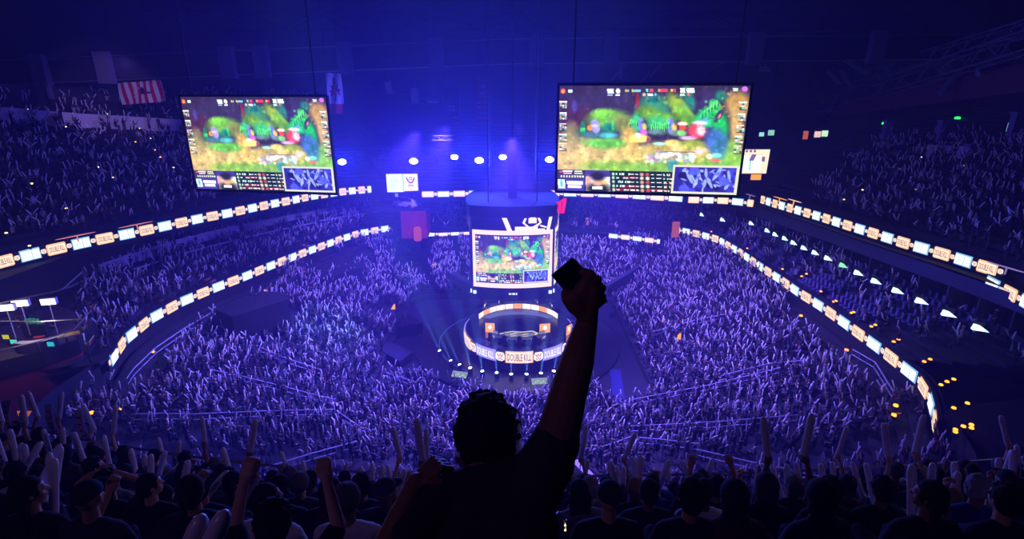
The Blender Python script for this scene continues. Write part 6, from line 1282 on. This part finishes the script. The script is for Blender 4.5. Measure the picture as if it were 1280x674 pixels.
# bent placards at the railing near the booth wall
for tx, ty, bx, by, w, lb in ((8, 501, 14, 532, 12, 'bent pale placard held up at the very picture edge below the booth wall'), (60, 506, 82, 546, 9, 'long bent pale placard held up under the booth wall, the middle one'), (97, 513, 126, 558, 9, 'bent pale placard leaning down toward the railing, farthest from the picture edge')):
    dep = 9.2; A, B = atd(tx, ty, dep), atd(bx, by, dep); ux = Vector((1, .1, 0)).normalized(); ww = w/F*dep/2; m = MB(); n = 8; vs = []
    for i in range(n+1):
        t = i/n; c = A.lerp(B, t)+Vector((-.12*math.sin(PI*t), 0, -.12*math.sin(PI*t)))
        for s in (-1, 1):
            for o_ in (0, .012): vs.append(c+ux*ww*s*1.0+Vector((0, o_, 0)))
    fs = []
    for i in range(n): a = i*4; b = a+4; fs += [(a, a+2, b+2, b), (a+1, b+1, b+3, a+3), (a, b, b+1, a+1), (a+2, a+3, b+3, b+2)]
    m.add(vs, fs); o = tag(m.build('placard', mat('printed card', rgb(190, 160, 180), .7, noise=.35, scale=9)), lb, 'placard', 'bent placards'); 
    mk = MB()
    for i in range(1, 7): c = A.lerp(B, i/7.5)+Vector((-.12*math.sin(PI*i/7.5), -.012, -.12*math.sin(PI*i/7.5))); mk.box(c, (ww*1.1, .004, .03))
    mk.build('printed_marks', mat('card print', rgb(120, 60, 90)), o)
# individuals of the nearest lower stands
n_left = 300-len(PEOPLE); prs = ['sUU', 'sWW', 'sUU', 'tUU', 'sDD', 'sUD', 'sFF']; seats_ = IND[:max(0, n_left-26)]
lab_p = {'sUU': 'with both sticks raised', 'sWW': 'with arms spread wide', 'tUU': 'standing with both sticks raised', 'sDD': 'sitting with hands low', 'sUD': 'with one stick raised', 'sFF': 'holding sticks upright in front'}
for s in seats_:
    pose = random.choice(prs); top = random.choice(['black', 'charcoal', 'navy', 'black', 'grey', 'maroon', 'blue']); hair = random.choice(['short', 'long', 'curly', 'buzz', 'cap']); rz = s[3]-0+random.uniform(-.2, .2)
    o = person(pose, s[:3], rz, hair, top, random.choice(SK[1:3]+SK[4:]), 'blue lit spectator in %s top %s in the nearest lower stands' % (top, lab_p[pose]), 'blue lit spectators in the nearest lower stands, %s top, %s' % (top, pose), eyes=False, parts=False)
    R = Matrix.Rotation(rz, 3, 'Z')
    for q, sg, a in proto(pose)['grips']:
        if NST[0] >= 300: break
        w_ = R @ q+Vector(s[:3]); d = Vector((sg*random.uniform(-.1, .5), random.uniform(-.2, .3), 1)).normalized(); stick(w_-d*.05, R @ d, 'white inflatable stick raised in the nearest lower stands', 'inflatable sticks in the nearest lower stands')
print('PEOPLE', len(PEOPLE), len(seats_), NST[0], [len(v['body'].polygons) for v in PROTO.values()])
# ------------------------------------------------------------------ players on the stage
def player(c, rz, label, grp):
    person('sFF', c, rz, random.choice(['short', 'curly']), 'white', SK[0], label, grp, eyes=False, parts=False)
    r = empty('gaming_chair', c, rz, label.replace('player at', 'chair of the player at'), 'chair', 'players chairs'); m = MB(); m.box((0, -.02, .4), (.52, .5, .12)); m.build('seat', dark, r); m = MB(); m.box((0, -.2, .85), (.5, .1, .85)); m.box((0, -.2, 1.3), (.3, .1, .2)); m.build('backrest', dark, r)
    m = MB(); m.tube((0, 0, .06), (0, 0, .38), .04); [m.tube((0, 0, .1), (.3*math.cos(a), .3*math.sin(a), .04), .025) for a in (0, 1.26, 2.51, 3.77, 5.03)]; m.build('base', dark, r)
names = ['outermost toward the booth', 'second from the booth side', 'in the middle', 'second from the suite side', 'outermost toward the suites']
for i in range(5):
    t = (-.56, -.28, 0, .28, .56)[i]; c = Vector((.75+5.45*math.sin(t), 55.6-5.45*math.cos(t), 2.6)); player(c, -0.0+t*-.0 - math.atan2(0-math.sin(t), math.cos(t)) * -1*0 + math.atan2(math.sin(t), math.cos(t)), 'player at the front stage desk, '+names[i], 'players at the front desk')
    t2 = (-.8, -.4, 0, .4, .8)[i]; c = Vector((.75+5.55*math.sin(t2)*.98, 55.6+5.55*math.cos(t2), 2.6)); player(c, PI-t2, 'player at the glowing back desk, '+names[i], 'players at the back desk')
for face, r0, ts in ((-1, 4.75, (-.56, -.28, 0, .28, .56)), (1, 5.2, (-.8, -.4, 0, .4, .8))):
    for i, t in enumerate(ts):
        p = Vector((.75+(r0-.1)*math.sin(t), 55.6+(r0-.1)*math.cos(t)*face, 3.36)); r = empty('computer_monitor', p, (t if face < 0 else PI-t), 'monitor on the %s desk of the stage, %s' % ('front' if face < 0 else 'back', names[i]), 'monitor', 'players monitors')
        m = MB(); m.box((0, 0, .28), (.62, .04, .36)); m.build('casing', dark, r); m = MB(); m.quad((-.29, -.03, .12), (.29, -.03, .12), (.29, -.03, .44), (-.29, -.03, .44)); m.build('picture', glow('monitor glow', rgb(130, 140, 170), .8), r); m = MB(); m.box((0, 0, .06), (.05, .04, .14)); m.box((0, 0, .01), (.24, .16, .02)); m.build('stand', dark, r)
# booth presenters
for x, y, top, pose, lb in ((28, 416, 'maroon', 'sDD', 'person in maroon top sitting in the broadcast booth by the turquoise screen'), (72, 416, 'black', 'sFF', 'person in black top sitting behind the white presenter desk'), (36, 398, 'grey', 'tDD', 'person in grey top standing behind the lit foliage in the booth')):
    p = atz(x, y, 10.0); person(pose, p, PI*.8, 'short', top, SK[0], lb, None, eyes=False)
# ------------------------------------------------------------------ the man with the raised phone
D = atd; body, shirt = MB(), MB()
hc = D(608, 544, 1.74); R = Matrix.Rotation(-.45, 3, 'Z') @ Matrix.Rotation(-.12, 3, 'X'); head(body, hc, R, 1.04)
nk = D(606, 592, 1.68); body.capsule(nk, hc-Vector((0, .02, .06)), .066, .06)
sl, sr = D(553, 622, 1.64), D(668, 606, 1.64); el, wl, fl = D(474, 704, 1.5), D(520, 603, 1.62), D(533, 587, 1.64); er, wr = D(708, 500, 1.62), D(734, 400, 1.70)
hipc = Vector((-.1, 1.36, 26.26)); ch = (D(555, 668, 1.66), D(652, 662, 1.66)); wa = Vector((-.1, 1.4, 26.5))
for mm, k in ((body, 0), (shirt, .012)):
    mm.capsule(sl+Vector((.02, 0, -.035)), sr+Vector((-.02, 0, -.035)), .068+k, .08+k, 16, 6); mm.capsule(ch[0], ch[1], .108+k, .108+k, 16, 6); mm.capsule(ch[0].lerp(ch[1], .25), wa+Vector((-.05, 0, 0)), .115+k, .115+k, 16, 6); mm.capsule(ch[0].lerp(ch[1], .75), wa+Vector((.06, 0, 0)), .115+k, .115+k, 16, 6)
    mm.capsule(D(566, 612, 1.65), D(612, 603, 1.66), .05+k, .06+k); mm.capsule(D(606, 604, 1.66), D(652, 598, 1.65), .062+k, .058+k); mm.capsule(wa, hipc, .13+k, .14+k)
    mm.capsule(sr, D(686, 572, 1.64), .078+k, .07+k, 16, 6)
mid = D(697, 545, 1.63); body.capsule(sr, mid, .075, .066, 16, 6); body.capsule(mid, er, .066, .059, 16, 6); body.capsule(er, D(722, 450, 1.65), .058, .052, 16, 6); body.capsule(D(722, 450, 1.65), wr, .052, .035, 16, 6)
shirt.capsule(sr, D(694, 552, 1.63), .088, .075, 16, 6); shirt.capsule(sl, sl.lerp(el, .62), .07, .064, 16, 6)
body.capsule(sl, el, .055, .046, 14, 5); body.capsule(el, wl, .045, .029, 14, 5); d = (fl-wl).normalized(); hand(body, wl, (d+Vector((.35, .1, .0))).normalized(), Vector((.8, .5, -.5)), -1, 1.0, k=.95, thumb=.8)
for s, hp in ((-1, -.1), (1, .1)):
    k_ = Vector((-.1+s*.11, 1.4, 25.78)); a_ = Vector((-.1+s*.12, 1.38, 25.39)); body.capsule(hipc+Vector((s*.09, 0, -.02)), k_, .09, .06); body.capsule(k_, a_, .058, .04)
# the hand round the phone
px = lambda x, y, dep, r: (D(x, y, dep), r/F*dep)
def chain(*pts):
    for (a, ra), (b, rb) in zip(pts, pts[1:]): body.capsule(a, b, ra, rb, 12, 5)
for x, y in ((719, 373), (729, 363), (740, 366)): chain(px(734, 396, 1.68, 13.5), px(x, y, 1.655, 11.5))
chain(px(729, 392, 1.68, 10), px(716, 383, 1.66, 8.5), px(708, 374, 1.655, 6.5), px(706, 366, 1.67, 5.4))
chain(px(731, 356, 1.65, 8.5), px(738, 343, 1.665, 6.6), px(726, 340, 1.70, 6), px(715, 326, 1.705, 4.4))
chain(px(737, 360, 1.65, 8.5), px(747, 349.5, 1.665, 5.8), px(741, 350, 1.70, 6), px(730, 352, 1.715, 5.2))
chain(px(742, 367, 1.65, 8.5), px(752.5, 360, 1.665, 5.6), px(746, 360, 1.70, 5.8), px(734, 363, 1.715, 5))
chain(px(744, 376, 1.655, 8.5), px(753.5, 371, 1.665, 4.8), px(746, 371, 1.70, 5.2), px(737, 373, 1.712, 4.6))
bm_ = vox(body, .0046, 'person_body', 2); hero = bpy.data.objects.new('person', bm_); COL.objects.link(hero); setm(hero, skinm((150, 104, 82)))
tag(hero, 'curly-haired man in dark T-shirt seen from behind, one arm raised high holding a phone', 'person')
def hch(nm, me, m): o = bpy.data.objects.new(nm, me); COL.objects.link(o); o.parent = hero; setm(o, m); return o
sh_ = vox(shirt, .009, 'shirt', 4); t_ = hch('shirt', sh_, mat('dark cotton', rgb(52, 46, 58), .9, noise=.15, scale=18))
dm = t_.modifiers.new('folds', 'DISPLACE'); tx = bpy.data.textures.new('folds', 'CLOUDS'); tx.noise_scale = .11; dm.texture = tx; dm.strength = .016; dm.mid_level = .5
tr = MB(); tr.capsule(hipc+Vector((-.06, 0, 0)), hipc+Vector((.06, 0, 0)), .15)
for s in (-1, 1): k_ = Vector((-.1+s*.11, 1.4, 25.78)); a_ = Vector((-.1+s*.12, 1.38, 25.42)); tr.capsule(hipc+Vector((s*.085, 0, -.02)), k_, .105, .075); tr.capsule(k_, a_, .072, .062)
hch('trousers', vox(tr, .014, 'trousers'), cloth((30, 32, 46)))
so = MB()
for s in (-1, 1): a_ = Vector((-.1+s*.12, 1.38, 25.345)); so.capsule(a_+Vector((0, -.05, 0)), a_+Vector((s*.03, .17, -.005)), .046, .038)
hch('shoes', vox(so, .01, 'shoes'), cloth((60, 60, 66)))
ha = MB(); rr = random.Random(4); up_ = Vector((0, 0, 1)); hcc = hc+Vector((0, -.015, .01))
ha.ball(hcc+Vector((0, -.005, .015)), (.088, .1, .108), 20, 14); ha.ball(hcc+Vector((0, -.03, -.05)), (.08, .07, .08), 16, 10)
for i in range(520):
    a = rr.random()*2*PI; e = rr.random()*2.1-.6; q = Vector((.09*math.cos(a)*math.cos(e), .098*math.sin(a)*math.cos(e), .012+.11*math.sin(e)))
    fr = R.transposed() @ q
    if fr.y > .03 and fr.z < .055: continue
    k_ = 1+rr.random()*.09; ha.ball(hcc+q*k_, .006+rr.random()*.009, 6, 4)
for x, y in ((590, 494), (594, 490), (587, 498), (604, 492), (616, 492), (624, 494), (573, 512), (645, 528), (571, 532), (647, 545), (598, 489), (611, 489), (580, 503), (634, 504)): 
    for _ in range(3): ha.ball(D(x+rr.uniform(-3, 3), y+rr.uniform(-1, 5), 1.74), .007+rr.random()*.005, 6, 4)
hm = vox(ha, .0042, 'hair', 1); hch('hair', hm, mat('dark curls', rgb(24, 16, 16), .8, noise=.3, scale=60))
g = empty('glasses', (0, 0, 0)); g.parent = hero
fm = mat('glasses frame', rgb(50, 40, 44), .15, .6, spec=.8)
nr = (Vector((.48, .9, .1))).normalized(); ux = nr.cross(Vector((0, 0, 1))).normalized(); uz = ux.cross(nr).normalized()
for i, c in enumerate((D(637, 513, 1.83), D(614, 506, 1.88))):
    m = MB(); pts = [c+ux*.026*math.cos(2*PI*k/20)+uz*.021*math.sin(2*PI*k/20) for k in range(21)]; m.path(pts, .0022); m.build('lens_rim', fm, g)
    m = MB(); m.add([p+nr*.0 for p in pts[:-1]], [tuple(range(20))]); m.build('lens', mat('tinted lens', rgb(120, 50, 70), .08, spec=.8), g)
m = MB(); m.path([D(637, 513, 1.83)+ux*.026*(1 if (ux.x > 0) else -1)+uz*.012, D(649, 517, 1.80), D(652, 535, 1.75)], .0025); m.build('temple', fm, g)
for s in (-1, 1):
    o = bpy.data.objects.new('eye', eye_me); COL.objects.link(o); o.parent = hero; o.location = hc+R @ Vector((s*.031, .083, .008)); o.rotation_euler = R.to_euler()
# phone
L_, T_, R_ = D(689.5, 345, 1.69), D(713.5, 321.5, 1.69), D(759, 375.5, 1.685); B_ = L_+R_-T_; n_ = (T_-L_).cross(R_-T_).normalized(); n_ = n_ if n_.y > 0 else -n_
cx = (L_+R_)/2; ex = (R_-T_).normalized(); ey = (L_-T_).normalized(); ey = (ey-ex*ey.dot(ex)).normalized(); ez = ex.cross(ey); M_ = Matrix((ex, ey, ez)).transposed()
m = MB(); m.box((0, 0, 0), ((R_-T_).length, (L_-T_).length, .009)); ph = m.build('phone', mat('phone shell', rgb(14, 14, 18), .4), bevel=.003); ph.matrix_world = Matrix.Translation(cx) @ M_.to_4x4()
tag(ph, 'dark phone held up diagonally in the raised hand of the curly-haired man', 'phone')
m = MB(); m.box((0, 0, .0048*(1 if ez.y < 0 else -1)), ((R_-T_).length-.008, (L_-T_).length-.006, .0006)); m.build('screen', mat('phone glass', rgb(8, 8, 12), .15), ph)
m = MB(); m.box((-.06, .015, -.0055*(1 if ez.y < 0 else -1)), (.025, .03, .002)); m.build('camera_bump', glossblk, ph)
# handrail end beside the man
a, b = D(699, 642, 2.6), D(705, 668, 2.6); r = empty('stair_handrail', (a.x, a.y, rowz(1)), 0, 'short shiny metal stair handrail right beside the man raising his phone', 'handrail')
o_ = r.location; m = MB(); pts = [D(690, 652, 2.55), a, D(706, 650, 2.6), D(709, 672, 2.6), D(711, 720, 2.6)]; m.path([p-o_ for p in pts], .011, 10); m.build('tube', steel, r)
m = MB(); [m.ball(D(706.5, yy, 2.58)-o_, .005, 6, 4) for yy in (657, 663)]; m.build('reflector', yellowl, r)
m = MB(); m.tube(pts[-1]-o_, Vector((pts[-1].x, pts[-1].y, rowz(1)))-o_, .011); m.build('post', steel, r)
